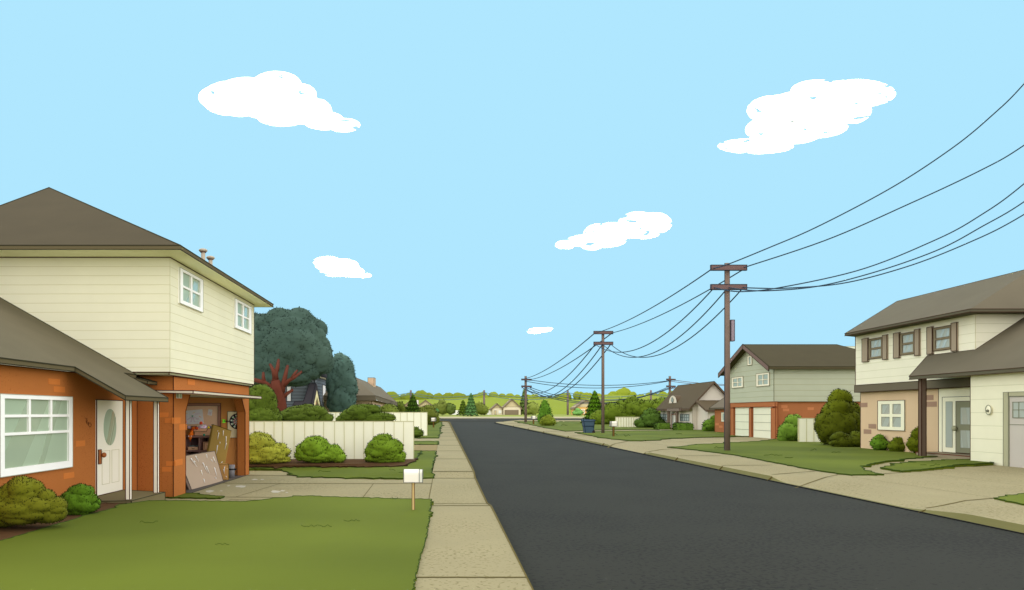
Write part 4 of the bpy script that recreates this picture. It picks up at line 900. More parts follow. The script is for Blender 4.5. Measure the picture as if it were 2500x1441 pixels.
mb = MB(); pu0, pu1 = YX(1659, 30.2), YX(1628, 30.2); mb.box(30.2, 30.95, pu0, pu1, 2.3, 2.72, flat('porch_lintel', (122, 110, 98)), (GI, .025)); mb.build('porch_lintel', gy)
for x in (1632.5, 1653):
    u = YX(x, 30.4); mb = MB(); mb.box(30.3, 30.5, u-.28, u+.28, 0, 2.3, flat('porch_post_grey', (120, 104, 88)), (GI, .025)); mb.box(30.25, 30.55, u-.4, u+.4, 0, .2, flat('porch_post_grey', (120, 104, 88)), (GI, .02)); mb.build('porch_post', gy)
mb = MB(); pbox(mb, SF, YX(1653, Xf), YX(1639, Xf), .0, ZX(1010, 1645, Xf), 0, .06, flat('door_trim_brown', (170, 138, 118)), (GI, .02)); pbox(mb, SF, YX(1653, Xf), YX(1641.5, Xf), .02, ZX(1013.5, 1645, Xf), .06, .09, flat('door_pale', (210, 212, 200)), (GI, .014)); mb.build('front_door', gy)
DG2 = flat('dark_grey_frame', (108, 120, 118)); GB2 = mat('glass_cool', (176, 190, 184), var=.02, rough=.3, spec=.3)
for a, b, c, d in ((1613.5, 1636, 1011, 1027.5), (1661.5, 1683, 1011.5, 1028)):
    window(gy, SF, YX(b, Xf), YX(a, Xf), ZX(d, (a+b)/2, Xf), ZX(c, (a+b)/2, Xf), vdiv=(.25, .5, .75), hdiv=(.5,), fw=.06, mw=.05, fm=DG2, gm=GB2, gs=GB2, bands=(), ink=(DG2, .02))
# its side wing
Yw = 88.0; wX = lambda x: (x-VX)*Yw/F; wZ = lambda y: H-(y-VY)*Yw/F
mb = MB(); mb.prism([(31.6, Yw+.4, -.3), (31.6, ya-.02, -.3), (31.6, ya-.02, 3.3), (31.6, Yw+.4, 2.3)], (4.5, 0, 0), GW, (flat('grey_seam', (166, 162, 140)), .022)); mb.build('side_wing', gy)
mb = MB(); mb.prism([(31.25, ya-.5, 3.42), (31.25, Yw, 2.22), (36.5, Yw, 2.22), (36.5, ya-.5, 3.42)], (0, 0, .22), BRF, (GI, .025), side=BF); mb.build('side_wing_roof', gy)
# ------------------------------------------------------------------ FENCES
FW_ = mat('white_fence', (241, 240, 216), var=.012, ks=1.08); FL = flat('fence_seam', (196, 194, 150))
def fence(label, Y, x0, x1, ytop, lines, r, zb=-.15, dY=0):
    o = thing('fence', label, 'fence', W((x0+x1)/2, ytop, Y)[:2]+(0,))
    z1 = H-(ytop-VY)*Y/F; X = [(x-VX)*Y/F for x in [x0]+lines+[x1]]
    mb = MB(); mb.box(X[0], X[-1], Y, Y+.08, zb, z1, FW_, (FL, r))
    for x in X[1:-1]: mb.bar((x, Y-.006, zb), (x+random.uniform(-.02, .02), Y-.006, z1), r*.8, FL)
    mb.build('fence_panel', o)
    for x in X[2:-1:4]:
        mb = MB(); mb.box(x-.05, x+.05, Y+.08, Y+.18, zb, z1-.05, FW_); mb.build('fence_post', o)
    return o
fence('long white board fence behind the dirt bed with three bushes', 32.6, 380, 1010, 1029, [404, 428, 452, 476, 500, 524, 548, 572, 597, 621, 645, 669, 690, 718, 744, 767, 791, 817, 841, 865, 888, 911, 938, 962, 985], .016)
fence('second white board fence further back, behind the first fence', 67.5, 520, 1043, 1007, [540+17*i for i in range(16)]+[820, 838, 855, 872, 889, 906, 924, 943, 961, 978, 994, 1010, 1028], .03)
fence('short white fence panel between the hedge and dark bush by the grey house', 108, 1503, 1563, 1018.5, [1509.5, 1516, 1522.5, 1529, 1535, 1541, 1547, 1553, 1558], .05)
fence('white fence panel between the green bush and the tall dark shrub', 52.5, 1950, 2060, 1021.5, [1969, 1987, 2004, 2022, 2040], .028)
for x0, x1, y, lab in ((1100, 1123, 1002, 'far white fence left of the small conifer'), (1188, 1200, 1002, 'far white fence beside the twin gabled house')):
    Y = 222; mb = MB(); a, b = W(x0, y, Y), W(x1, y, Y); mb.box(a[0], b[0], Y, Y+.1, 1.4, a[2], WF); tag(mb.build('fence', None, (a[0], Y, 1.49)), lab, 'fence')
# ------------------------------------------------------------------ LEFT BACKGROUND HOUSES
sh = thing('house', 'slate blue house with black steep gabled porch behind the dark tree', 'house', (-14, 72, 0))
SB = mat('slate_siding', (84, 92, 98), var=.02, ks=2.0, lines=(.30, 5.6, .022, (56, 62, 66))); BLK = mat('black_shingle', (58, 56, 60), var=.03); SI = flat('slate_line', (36, 38, 44))
mb = MB(); mb.box(-17, -12.3, 70, 77.7, -.2, 5.62, SB, (SI, .03)); mb.build('wall', sh)
mb = MB(); e = [(-17.5, 69.3, 5.62), (-11.85, 69.3, 5.62), (-11.85, 78.4, 5.62), (-17.5, 78.4, 5.62)]; t_ = [(a, b, c+.28) for a, b, c in e]; rp = [(-14.6, 74, 8.2)]
mb.add(e+t_, [(i, (i+1) % 4, 4+(i+1) % 4, 4+i) for i in range(4)]+[(0, 1, 2, 3)], BLK); mb.add(t_+rp, [(0, 1, 4), (1, 2, 4), (2, 3, 4), (3, 0, 4)], BLK)
mb.box(-17.3, -12.0, 69.5, 78.2, 5.52, 5.615, flat('cream_trim', (226, 218, 190)))
mb.build('roof', sh)
for pl_, u0, u1, z0, z1 in ((('x', -12.3, 1), 74.2, 75.9, 3.15, 4.9), (('y', 70), -14.95, -14.55, 3.2, 4.6)):
    mb = MB(); pbox(mb, pl_, u0, u1, z0, z1, 0, .05, WF, (SI, .02)); mb.build('window', sh)
mb = MB(); q = lambda x, y, Y: Vector(W(x, y, Y))
for pts in ([q(755, 936, 69.9), q(770.5, 936, 69.7), q(755, 1006, 66.6), q(711, 998, 66.8), q(719, 980, 67.6), q(741, 979, 67.8)], [q(755, 936, 69.9), q(770.5, 936, 69.7), q(784, 998, 73), q(770, 998, 73)]):
    mb.prism(pts, (.0, .22, -.05), BLK, (SI, .03))
for a, b in ((q(770.5, 938, 69.7), q(756.5, 1005, 66.6)), (q(770.5, 938, 69.7), q(784, 1000, 73))):
    for k, mm in ((0, BLK), (.32, flat('yellow_trim', (234, 228, 176)))):
        o_ = Vector((.05*k, 0, -1.9*k)); A_, B_ = a+o_, b+o_; mb.hexa([A_, A_+Vector((0, 0, -.55)), A_+Vector((.12, 0, 0)), A_+Vector((.12, 0, -.55)), B_, B_+Vector((0, 0, -.55)), B_+Vector((.12, 0, 0)), B_+Vector((.12, 0, -.55))], mm)
mb.build('porch_gable', sh)
mb = MB(); mb.prism([q(770.5, 960, 69.75), q(759, 1010, 67.2), q(782, 1010, 72.6)], (-.2, 0, 0), flat('porch_wall', (110, 104, 96))); mb.ball(q(769.5, 984, 69.4), (.1, .16, .3), flat('porch_lantern', (214, 160, 96))); mb.build('porch_front', sh)
mb = MB(); mb.box(-14.5, -13.9, 67, 67.3, 0, 2.5, flat('cream_trim', (226, 218, 190))); mb.build('porch_post', sh)
# tan house
th = thing('house', 'tan house with grey brown hip roof and square chimney', 'house', (-10, 90, 0))
TW = mat('tan_render', (204, 178, 146), var=.02); TI = flat('tan_line', (92, 84, 68))
mb = MB(); mb.box(-14, -7.4, 75.3, 107, -.2, 3.4, TW, (TI, .022)); mb.build('wall', th)
mb = MB(); R1 = mat('stone_grey_roof', (136, 128, 108), 'h', var=.04); ex = -6.95; yn, yf = 74.5, 109; ze = 3.35
E4 = [(ex, yn, ze), (ex, yf, ze-.25), (-15, yf, ze-.25), (-15, yn, ze)]; T4 = [(a, b, c+.48) for a, b, c in E4]; R2 = [(-10.3, 83.5, 6.18), (-10.3, 119, 6.18)]
mb.add(E4+T4, [(i, (i+1) % 4, 4+(i+1) % 4, 4+i) for i in range(4)]+[(0, 1, 2, 3)], R1)
T4b = [T4[0], (ex, yf, T4[1][2]), (-15, yf, T4[2][2]), T4[3]]
mb.add(T4b+R2, [(0, 1, 5, 4), (1, 2, 5), (2, 3, 4, 5), (3, 0, 4)], R1)
for a, b in ((E4[0], E4[1]), (T4[0], T4[1]), (E4[3], E4[0]), (T4[3], T4[0]), (R2[0], R2[1]), (R2[1], T4[1])): mb.bar(a, b, .028, TI)
rf = mb.build('roof', th)
mb = MB(); c = W(907, 940, 100); mb.box(c[0]-.42, c[0]+.42, 99.2, 101.5, 4.6, W(907, 923, 100)[2], TW, (TI, .025)); mb.build('chimney', rf)
window(th, ('y', 75.3), W(857.5, 0, 75.3)[0], W(881, 0, 75.3)[0], 2.46, 2.9, vdiv=(.5,), hdiv=(), fw=.07, mw=.07, fm=flat('teal_frame', (96, 120, 116)), gm=GB2, gs=GB2, bands=())
XT = -7.4; window(th, ('x', XT, 1), YX(914, XT), YX(928, XT), 2.5, 2.95, vdiv=(.5,), hdiv=(), fw=.07, mw=.1, fm=flat('teal_frame', (96, 120, 116)), gm=GB2, gs=GB2, bands=())
# ------------------------------------------------------------------ FAR HOUSES
FI = flat('far_line', (126, 112, 92)); FR = flat('far_roof', (136, 124, 102)); FG = flat('far_gable', (214, 200, 162))
def gable(o, x0, x1, ye, yp, Y, wall, r=.05, xc=None, d=7, over=1.6):
    """a small house body whose gable faces the street"""
    mb = MB(); s = Y/F; a = W(x0, ye, Y); b = W(x1, ye, Y); pk = W(xc or (x0+x1)/2, yp, Y)
    mb.box(a[0], b[0], Y, Y+d, 1.3, a[2]+.02, wall, (FI, r)); mb.build('wall', o)
    mb = MB(); mb.prism([(a[0], Y+.02, a[2]+.02), (b[0], Y+.02, a[2]+.02), (pk[0], Y+.02, pk[2]-.2)], (0, d, 0), FG, (FI, r*.8)); mb.build('gable_wall', o)
    mb = MB(); ov = over*s*2; k = (pk[2]-a[2])/(pk[0]-a[0]); 
    for sx, ex_ in ((-1, a[0]), (1, b[0])):
        e_ = (ex_+sx*ov, Y-.3, a[2]-ov*abs(k)); p_ = (pk[0], Y-.3, pk[2])
        mb.prism([e_, p_, (p_[0], Y-.3, p_[2]-.42), (e_[0], Y-.3, e_[2]-.42)], (0, d+.5, 0), FR, (FI, r*.8))
    mb.build('roof', o)
def card(o, nm, x0, x1, y0, y1, Y, m, ink=None):
    mb = MB(); a, b = W(x0, y0, Y), W(x1, y1, Y); mb.box(a[0], b[0], Y-.1, Y+.05, b[2], a[2], m, ink); return mb.build(nm, o)
CRW = flat('far_cream', (238, 228, 200)); ORW = flat('far_orange', (224, 182, 108)); GRW = flat('far_grey', (178, 176, 168)); DRB = flat('far_door', (138, 124, 102)); TAN = flat('far_tan', (206, 190, 150))
o = thing('house', 'far cream house with two gables and a brown garage door', 'house', W(1237, 1013, 221))
gable(o, 1201, 1227, 996.5, 985, 221, CRW); gable(o, 1228.5, 1271.5, 994, 974, 220.5, CRW)
card(o, 'garage_door', 1232.5, 1265.5, 1001.5, 1013, 220.4, DRB, (FI, .04)); card(o, 'door', 1206, 1213, 1001, 1012.5, 220.9, WF); card(o, 'door', 1207, 1212, 1002, 1012.5, 220.7, TAN, (FI, .03)); card(o, 'window', 1217, 1224, 1002, 1009.5, 220.9, WF)
o = thing('house', 'far orange house beside the tall dark spruce and the blue bin', 'house', W(1430, 1012, 221)); gable(o, 1404.5, 1457, 994, 976, 221, ORW)
card(o, 'door', 1419, 1427.5, 999, 1011, 220.9, WF); card(o, 'door', 1421.5, 1426, 1000, 1011, 220.7, TAN); card(o, 'window', 1432.5, 1442, 998.5, 1006, 220.9, WF)
o = thing('house', 'far grey house with white chimney behind the second fence', 'house', W(1040, 1012, 221)); gable(o, 1016, 1062, 993.5, 976.5, 221, GRW)
mb = MB(); a = W(1019, 977, 224); mb.box(a[0]-.22, a[0]+.35, 223.7, 224.3, 4, a[2], WF, (FI, .04)); mb.build('chimney', o); card(o, 'window', 1018, 1023, 998, 1008, 220.9, WF); card(o, 'window', 1026.5, 1030, 998, 1004, 220.9, WF)
o = thing('house', 'far orange house left of the spruce by the second fence', 'house', W(992, 1012, 221)); gable(o, 980, 1012, 994.5, 982, 221, ORW); card(o, 'garage_door', 983.5, 1004, 1000, 1012, 220.9, TAN, (FI, .03))
o = thing('house', 'far pale gabled house mostly hidden by the hedge and pole', 'house', W(1473, 1012, 226)); gable(o, 1456, 1488, 994, 980, 226, GRW)
# ------------------------------------------------------------------ UTILITY POLES AND WIRES
PO = mat('pole_wood', (118, 102, 90), var=.05, vs=2); AR = flat('arm_wood', (112, 90, 86)); PIK = flat('pole_line', (60, 62, 70)); 
def make_pole(X, Y, h, za, zb_, label, r=.19, arms=1, aw=1.95, tilt=0, ink=.03, trans=False):
    o = thing('utility_pole', label, 'utility pole', (X, Y, 0), 'wooden utility poles with crossarms')
    mb = MB(); mb.tube([(X, Y, -.2), (X+.02, Y, h*.5), (X, Y, h)], [r, r*.95, r*.85], PO, 12)
    for s in (-1, 1): mb.bar((X+s*(r+.0), Y-.02, -.1), (X+s*r*.86, Y-.02, h), ink*.8, PIK, 4)
    mb.build('pole', o)
    for z in (za, zb_):
        mb = MB(); d = Vector((math.cos(tilt), math.sin(tilt), 0)); n = Vector((-d.y, d.x, 0)); c = Vector((X, Y, z))-n*(r+.08)
        mb.hexa([c+d*s*aw/2+n*t*.06+Vector((0, 0, q)) for s in (-1, 1) for t in (-1, 1) for q in (-.14, .14)], AR, (PIK, ink)); mb.build('crossarm', o)
    if trans:
        mb = MB(); mb.box(X+r+.02, X+r+.22, Y-.12, Y+.15, 6.05, 7.2, flat('transformer_grey', (146, 134, 142)), (PIK, ink*.8)); mb.build('transformer', o)
    return o
p1 = make_pole(15.56, 40.6, 10.33, 10.04, 8.98, 'nearest tall utility pole with grey box on the right lawn', r=.155, trans=True, ink=.02)
p2 = make_pole(16.25, 75.6, 10.5, 10.3, 9.2, 'second utility pole standing beside the blue wheeled bin', r=.14, ink=.03)
p3 = make_pole(17.3, 157, 9.9, 9.15, 7.7, 'third utility pole at the tip of the right corner lawn', r=.24, aw=2.5, tilt=.5, ink=.055)
p4 = make_pole(48, 157, 9.9, 9.15, 7.7, 'utility pole rising behind the roof of the grey house', r=.24, aw=2.5, tilt=.5, ink=.055)
far = None
for i, x in enumerate((1003, 1182, 1386, 1589, 800, 1792)):
    L_ = ['far bare pole behind the dark spruce by the second fence', 'far bare pole between the round bush and twin gabled house', 'far bare pole left of the far orange house', 'far bare pole above the long hedge', 'far bare pole hidden behind the tan house', 'far bare pole hidden behind the green house'][i]
    c = W(x, 1012.5, 218)
    if i > 3: continue
    if far is None:
        far = thing('utility_pole', L_, 'utility pole', c, 'far bare poles along the cross street'); mb = MB(); mb.tube([(c[0], 218, c[2]-.1), (c[0], 218, W(x, 954, 218)[2])], [.27, .25], mat('far_pole', (124, 110, 106), var=.03), 10)
        mb.ball((c[0], 218, W(x, 954, 218)[2]), (.25, .25, .2), mat('far_pole', (124, 110, 106), var=.03))
        for s in (-1, 1): mb.bar((c[0]+s*.27, 217.95, c[2]), (c[0]+s*.25, 217.95, W(x, 954, 218)[2]), .05, flat('far_pole_line', (92, 76, 76)))
        mb.build('pole', far)
    else: copy_tree(far, c, L_, 'far bare poles along the cross street')
WR = flat('wire', (52, 70, 86)); WR2 = flat('wire_far', (86, 112, 128))
def wire(a, b, sag, r, label, group, m=None, t1=1.0, n=40, f=None):
    a, b = Vector(a), Vector(b); pts = []
    for i in range(n+1):
        t = t1*i/n; p = a+(b-a)*t; p.z = f(t) if f else p.z-4*sag*t*(1-t); pts.append(p)
    mb = MB(); rr = [r*max(.35, p.y/a.y)*(1 if f is None else 1) if f else r for p in pts]; mb.tube(pts, rr, m or WR, 5)
    return tag(mb.build('power_line', None, a), label, 'power line', group)
def arm(p, side, z, aw=1.95, tilt=0): # attachment on an arm
    return (p[0]+side*aw/2*math.cos(tilt)*.86, p[1]-.25+side*aw/2*math.sin(tilt), z)
A1 = (15.56, 40.6); A2 = (16.25, 75.6); A3 = (17.3, 157); A4 = (48, 157)
gw = 'power lines from the nearest pole toward the viewer'
def near_wire(p0, X1, pts, label):
    """p0 on the crossarm; the run keeps its line in plan and its measured sag"""
    q = [Vector(p0)]
    for k, (x, y) in enumerate(pts):
        X = p0[0]+(X1-p0[0])*min(1, (k+1)/len(pts)); Y = X*F/(x-VX); q.append(Vector((X, Y, H-(y-VY)*Y/F)))
    d = q[-1]-q[-2]; q.append(q[-1]+d*1.6+Vector((0, 0, .3*d.length*.6)))
    P4 = [q[0]]+q+[q[-1]]; out = []
    for a, b, c, e in zip(P4, P4[1:], P4[2:], P4[3:]):
        for i in range(8):
            t = i/8; out.append(.5*((2*b)+(c-a)*t+(2*a-5*b+4*c-e)*t*t+(3*b-a-3*c+e)*t**3))
    out.append(q[-1]); mb = MB(); mb.tube(out, [.00085*max(p.y, 14) for p in out], WR, 5)
    tag(mb.build('power_line', None, p0), label, 'power line', gw)
near_wire(arm(A1, -1, 10.0), 14.6, [(1779, 645), (1880, 604), (1989, 557), (2167, 464), (2323, 363), (2432, 273), (2500, 205)], 'topmost near power line, rising from the left of the top crossarm')
near_wire(arm(A1, .95, 10.05), 16.6, [(1820, 652), (2012, 588), (2226, 495), (2400, 413), (2500, 355)], 'second near power line, from the right end of the top crossarm')
near_wire(arm(A1, -.95, 8.95), 14.7, [(1780, 710), (1818, 712), (1895, 704), (2090, 662), (2284, 586), (2400, 522), (2500, 449)], 'lower near power line hanging from the left end of the lower crossarm')
near_wire(arm(A1, 0, 8.95), 15.5, [(1820, 708), (1876, 710), (1992, 700), (2128, 667), (2284, 613), (2400, 552), (2500, 493)], 'lower near power line hanging from the middle of the lower crossarm')
near_wire(arm(A1, .9, 8.95), 16.4, [(1860, 704), (1915, 704), (2051, 693), (2206, 654), (2362, 594), (2500, 524)], 'lower near power line hanging from the right end of the lower crossarm')
for (P_, Q_, i, ra, sg, nm) in ((A1, A2, 0, .036, (.45, 2.4), 'between the nearest and second poles'), (A2, A3, 1, .058, (.9, 3.6), 'between the second and third poles')):
    aw2 = 1.95 if i == 0 else 2.5; tl = 0 if i == 0 else .5; z0 = (10.0, 8.9) if i == 0 else (10.25, 9.1); z1 = (10.25, 9.1) if i == 0 else (9.2, 7.6)
    for s, l in ((-1, 'left'), (1, 'right')): wire(arm(P_, s*1.05, z0[0]), arm(Q_, s, z1[0], aw2, tl), sg[0], ra, 'upper %s power line %s' % (l, nm), 'power lines '+nm)
    for s, l in ((-1, 'left'), (-.1, 'middle'), (.9, 'right')): wire(arm(P_, s, z0[1]), arm(Q_, s, z1[1], aw2, tl), sg[1]*(1 if s > -.5 else .8), ra, 'lower %s power line %s' % (l, nm), 'power lines '+nm)
nm = 'between the third pole and the grey house pole'
for k, (s, z0, sg, l) in enumerate(((1, 9.1, 1.15, 'upper back'), (-.3, 8.85, 1.5, 'upper front'), (1, 7.55, 2.9, 'lower back'), (0, 7.5, 3.3, 'lower middle'), (-1, 7.4, 3.4, 'lower front'))):
    wire(arm(A3, s, z0, 2.5, .5), arm(A4, s, z0, 2.5, .5), sg, .07, '%s power line %s' % (l, nm), 'power lines '+nm)
nm = 'running right from the grey house pole'
for s, z0, l in ((1, 9.1, 'upper'), (-.3, 8.85, 'second'), (.8, 7.5, 'third'), (-.8, 7.4, 'lowest')):
    wire(arm(A4, s, z0, 2.5, .5), (A4[0]+22, 150, z0-.4), .9, .055, '%s power line %s' % (l, nm), 'power lines '+nm, m=flat('wire_brown', (96, 60, 56)))
fx_ = [780, 1003, 1182, 1386, 1589, 1800]; nn = ['left of the spruce pole', 'from the spruce pole to the round bush pole', 'from the round bush pole to the orange house pole', 'from the orange house pole to the hedge pole', 'right of the hedge pole']
for i in range(5):
    for k, (dy, l) in enumerate(((958.5, 'upper'), (962.5, 'lower'))):
        wire(W(fx_[i], dy, 217.6), W(fx_[i+1], dy, 217.6), 1.65 if k else 1.35, .085, '%s far power line %s' % (l, nn[i]), 'far power lines along the cross street', m=WR2)
# ------------------------------------------------------------------ MAILBOXES
def mailbox(name, label, X, Y, h, L, Wd, Hh, flip, post, ink, rr):
    o = thing('mailbox', label, 'mailbox', (X, Y, 0), 'white mailboxes on wooden posts')
    mb = MB(); mb.box(X-rr, X+rr, Y-rr, Y+rr, -.1, h-Hh, post[0], (post[1], ink)); mb.build('post', o)
    prof = [(-Wd/2, 0), (Wd/2, 0), (Wd/2, Hh*.62)]+[(Wd/2*math.cos(a), Hh*.62+Hh*.38*math.sin(a)) for a in [math.pi*i/10 for i in range(1, 10)]]+[(-Wd/2, Hh*.62)]
    z0 = h-Hh; MW = mat('mailbox_white', (238, 236, 220), var=.015); MI = flat('mailbox_line', (116, 118, 112))
    x0, x1 = X-L/2, X+L/2-.07*L/.4
    mb = MB(); mb.prism([(x0, Y+a, z0+b) for a, b in prof], (x1-x0, 0, 0), MW, (MI, ink*.9)); mb.build('box', o)
    mb = MB(); mb.prism([(x1, Y+a*.98, z0+b*.98) for a, b in prof], (.07*L/.4, 0, 0), mat('mailbox_door', (218, 222, 206), var=.015), (MI, ink)); 
    mb.box(x1+.07*L/.4, x1+.085*L/.4, Y-.02, Y+.02, z0+Hh*.42, z0+Hh*.66, flat('latch', (104, 108, 100))); mb.build('door', o)
    if flip:
        o.rotation_euler.z = math.pi
    return o
PW1 = (mat('post_wood', (206, 180, 124), var=.05), flat('post_line', (116, 90, 58))); PW2 = (flat('post_wood_dark', (146, 112, 56)), flat('post_line2', (84, 62, 30)))
mailbox('m', 'nearest white mailbox on the front lawn by the left pavement', -.665, 15.75, .895, .40, .2, .275, 0, PW1, .008, .026)
mailbox('m', 'white mailbox in front of the short white fence on the right lawn', 14.95, 65.2, 1.34, .60, .3, .44, 1, PW2, .028, .055)
mailbox('m', 'far white mailbox beside the third pole on the corner lawn', 16.3, 135, 1.5, .75, .4, .55, 1, PW2, .045, .09)
mailbox('m', 'white mailbox beside the round bush at the end of the left pavement', -1.55, 105, 1.38, .68, .34, .48, 0, PW2, .04, .075)
# ------------------------------------------------------------------ WHEELED BIN
bn = thing('wheeled_bin', 'dark blue wheeled rubbish bin with lid near the second pole', 'wheeled bin', (14.98, 76.5, 0)); X, Y = 14.98, 76.5
BL = mat('bin_blue', (66, 90, 108), var=.03, rough=.5, spec=.3); BI = flat('bin_line', (30, 48, 76)); I_ = (BI, .03)
mb = MB(); mb.hexa([(X-.44, Y-.4, .02), (X-.52, Y-.48, .72), (X-.44, Y+.4, .02), (X-.52, Y+.48, .72), (X+.40, Y-.4, 0), (X+.44, Y-.48, .72), (X+.40, Y+.4, 0), (X+.44, Y+.48, .72)], BL, I_)
mb.hexa([(X-.56, Y-.48, .722), (X-.62, Y-.52, 1.25), (X-.56, Y+.48, .722), (X-.62, Y+.52, 1.25), (X+.45, Y-.48, .722), (X+.47, Y-.52, 1.25), (X+.45, Y+.48, .722), (X+.47, Y+.52, 1.25)], BL, I_); mb.build('bin_body', bn)
mb = MB(); mb.hexa([(X-.68, Y-.56, 1.255), (X-.64, Y-.5, 1.45), (X-.68, Y+.56, 1.255), (X-.64, Y+.5, 1.45), (X+.56, Y-.56, 1.255), (X+.50, Y-.5, 1.40), (X+.56, Y+.56, 1.255), (X+.50, Y+.5, 1.40)], BL, I_); mb.build('lid', bn)
for s in (-1, 1):
    mb = MB(); mb.tube([(X+.42, Y+s*.42-.05, .13), (X+.42, Y+s*.42+.05, .13)], .15, flat('wheel_dark', (52, 44, 48)), 18, smooth=False); mb.build('wheel', bn)
# ------------------------------------------------------------------ PLANTS
def bush(name, label, cat, group, blobs, Y, rgb, **k):
    b = blobs[0]; loc = W(b[0], 1000, Y)[:2]+((P(Y) if Y > 170 else 0),)
    o = foliage(name, blobs, Y, rgb, loc=loc, **k); return tag(o, label, cat, group)
GB = 'garden bushes'
# front beds
bush('bush', 'big olive bush in the dirt bed under the large front window', 'bush', GB, [(56, 1240, 96, 38), (58, 1208, 50, 40), (100, 1218, 30, 28), (0, 1242, 60, 40, .1), (16, 1212, 30, 26), (124, 1246, 34, 28, 0)], 13.3, (104, 108, 20), scal=26, lk=1.12)
bush('bush', 'small bright green bush between the olive bush and white door', 'bush', GB, [(192, 1226, 44, 33), (196, 1202, 28, 20), (214, 1222, 22, 24), (166, 1226, 20, 20), (196, 1236, 42, 17)], 15.2, (84, 120, 22), scal=18)
bush('bush', 'yellow olive bush at the left end of the fence bed', 'bush', GB, [(650, 1108, 55, 28), (636, 1086, 36, 28), (684, 1100, 18, 17), (612, 1094, 24, 22), (652, 1122, 55, 12)], 31, (146, 152, 52), scal=14)
bush('bush', 'bright green wide bush in the middle of the fence bed', 'bush', GB, [(768, 1092, 34, 25), (740, 1104, 18, 20), (812, 1106, 24, 18), (780, 1112, 56, 17), (828, 1116, 16, 14), (774, 1080, 22, 14)], 31, (108, 140, 34), scal=13)
bush('bush', 'dark green bush at the right end of the fence bed', 'bush', GB, [(938, 1096, 38, 27), (936, 1080, 24, 20), (962, 1092, 20, 18), (976, 1116, 13, 14), (938, 1116, 46, 16), (906, 1104, 15, 18)], 31, (96, 124, 28), scal=13)
# behind fences, left
bush('bush', 'tall green bush right behind the garage corner under the tree', 'bush', GB, [(636, 985, 34, 44), (640, 962, 28, 22), (654, 990, 22, 34), (606, 990, 40, 40), (636, 1020, 50, 30)], 37, (88, 108, 30), scal=14)
bush('bush', 'dark mounded bush behind the fence under the red trunk', 'bush', GB, [(740, 1014, 56, 22), (745, 1000, 30, 12), (708, 1016, 24, 11), (772, 1006, 24, 16), (795, 1022, 20, 12), (680, 1022, 20, 10)], 40, (88, 108, 34), scal=13)
bush('bush', 'wide dark green bush behind the fence below the tan house', 'bush', GB, [(880, 1008, 30, 20), (895, 1000, 34, 12), (855, 1014, 20, 12), (895, 1020, 68, 14), (945, 1020, 18, 10), (838, 1024, 14, 8)], 42, (86, 108, 30), scal=12)
bush('bush', 'round green bush behind the second fence by the tan house corner', 'bush', GB, [(950, 1004, 22, 16), (950, 996, 12, 9), (938, 1003, 12, 10)], 74, (106, 122, 44), scal=9)
bush('bush', 'dark bush against the right end of the tan house', 'bush', GB, [(972, 996, 15, 14), (985, 1004, 14, 12)], 110, (84, 100, 28), scal=9)
bush('bush', 'small dark bush in front of the second fence', 'bush', GB, [(1016, 1058, 17, 9), (1014, 1050, 8, 7), (1024, 1058, 10, 8)], 62, (80, 102, 28), scal=7)
bush('bush', 'large round olive green bush at the left street corner', 'bush', GB, [(1044, 1014, 24, 20), (1046, 1000, 16, 10), (1052, 1026, 20, 11), (1064, 1022, 8, 8), (1030, 1006, 14, 12)], 128, (104, 116, 40), scal=8)
bush('bush', 'blue green sprig behind the left corner bush', 'bush', GB, [(1062, 1006, 9, 9)], 150, (92, 144, 80), scal=7)
# conifers
def spruce(label, x, yt, yb, hw, Y, rgb, tiers=7, pts=13, group='spruce trees', base=None):
    s = Y/F; zb = W(x, yb, Y)[2]; zt = W(x, yt, Y)[2]; c = W(x, yb, Y); R = hw*s; Hh = zt-zb
    loc = (c[0], Y, base if base is not None else (P(Y) if Y > 170 else 0)); o = thing('spruce', label, 'spruce', loc, group)
    fm = mat('needles', rgb, var=.08, vs=14/Y, rgb2=tuple(int(v*.86) for v in rgb), ks=1.3); im = flat('needle_tips', dark(rgb, .55))
    V = []; Fc = []; mats_ = []; mb = MB(); rg = random.Random(int(x*3))
    for k in range(tiers):
        t0 = k/tiers; t1 = (k+1.75)/tiers; zl = zb+Hh*t0*.97; zh = min(zt, zb+Hh*t1); r0 = R*(1-t0)**.92+.03*R; r1 = max(.02*R, r0*.22)
        if k == tiers-1: zh = zt; r1 = .01
        n = pts*2; vs = []
        for i in range(n):
            a = 2*math.pi*i/n+k*.35; tip = i % 2 == 0; rr = r0*(rg.uniform(.92, 1.1) if tip else rg.uniform(.66, .78)); dz = (-.035 if tip else .03)*Hh
            vs.append((c[0]+rr*math.cos(a), Y+rr*math.sin(a), zl+dz))
        for i in range(n):
            a = 2*math.pi*i/n+k*.35; vs.append((c[0]+r1*math.cos(a), Y+r1*math.sin(a), zh))
        fs = [(i, (i+1) % n, n+(i+1) % n, n+i) for i in range(n)]+[tuple(range(n))[::-1], tuple(range(n, 2*n))]
        mb.add(vs, fs, fm)
        for i in range(n): mb.bar(vs[i], vs[(i+1) % n], .9*s, im, 3)
        V = np.array(vs); Fq = np.array([[i, (i+1) % n, n+(i+1) % n] for i in range(n)]+[[i, n+(i+1) % n, n+i] for i in range(n)])
        Pn, Q = hairs(V, Fq, 2.6*s, .5/(2.6*s)**2, RNG)
        mb.add([tuple(p) for p in Pn], [tuple(map(int, q_)) for q_ in Q], im)
    mb.build('crown', o, recalc=False)
    t = MB(); t.tube([(c[0], Y, loc[2]-.1), (c[0], Y, zb+Hh*.3)], [R*.12, R*.06], flat('spruce_bark', (96, 70, 50)), 8); t.build('trunk', o)
    return o
spruce('dark green spruce behind the second fence by the far orange house', 1008, 962, 1014, 25, 96, (72, 106, 18), tiers=6)
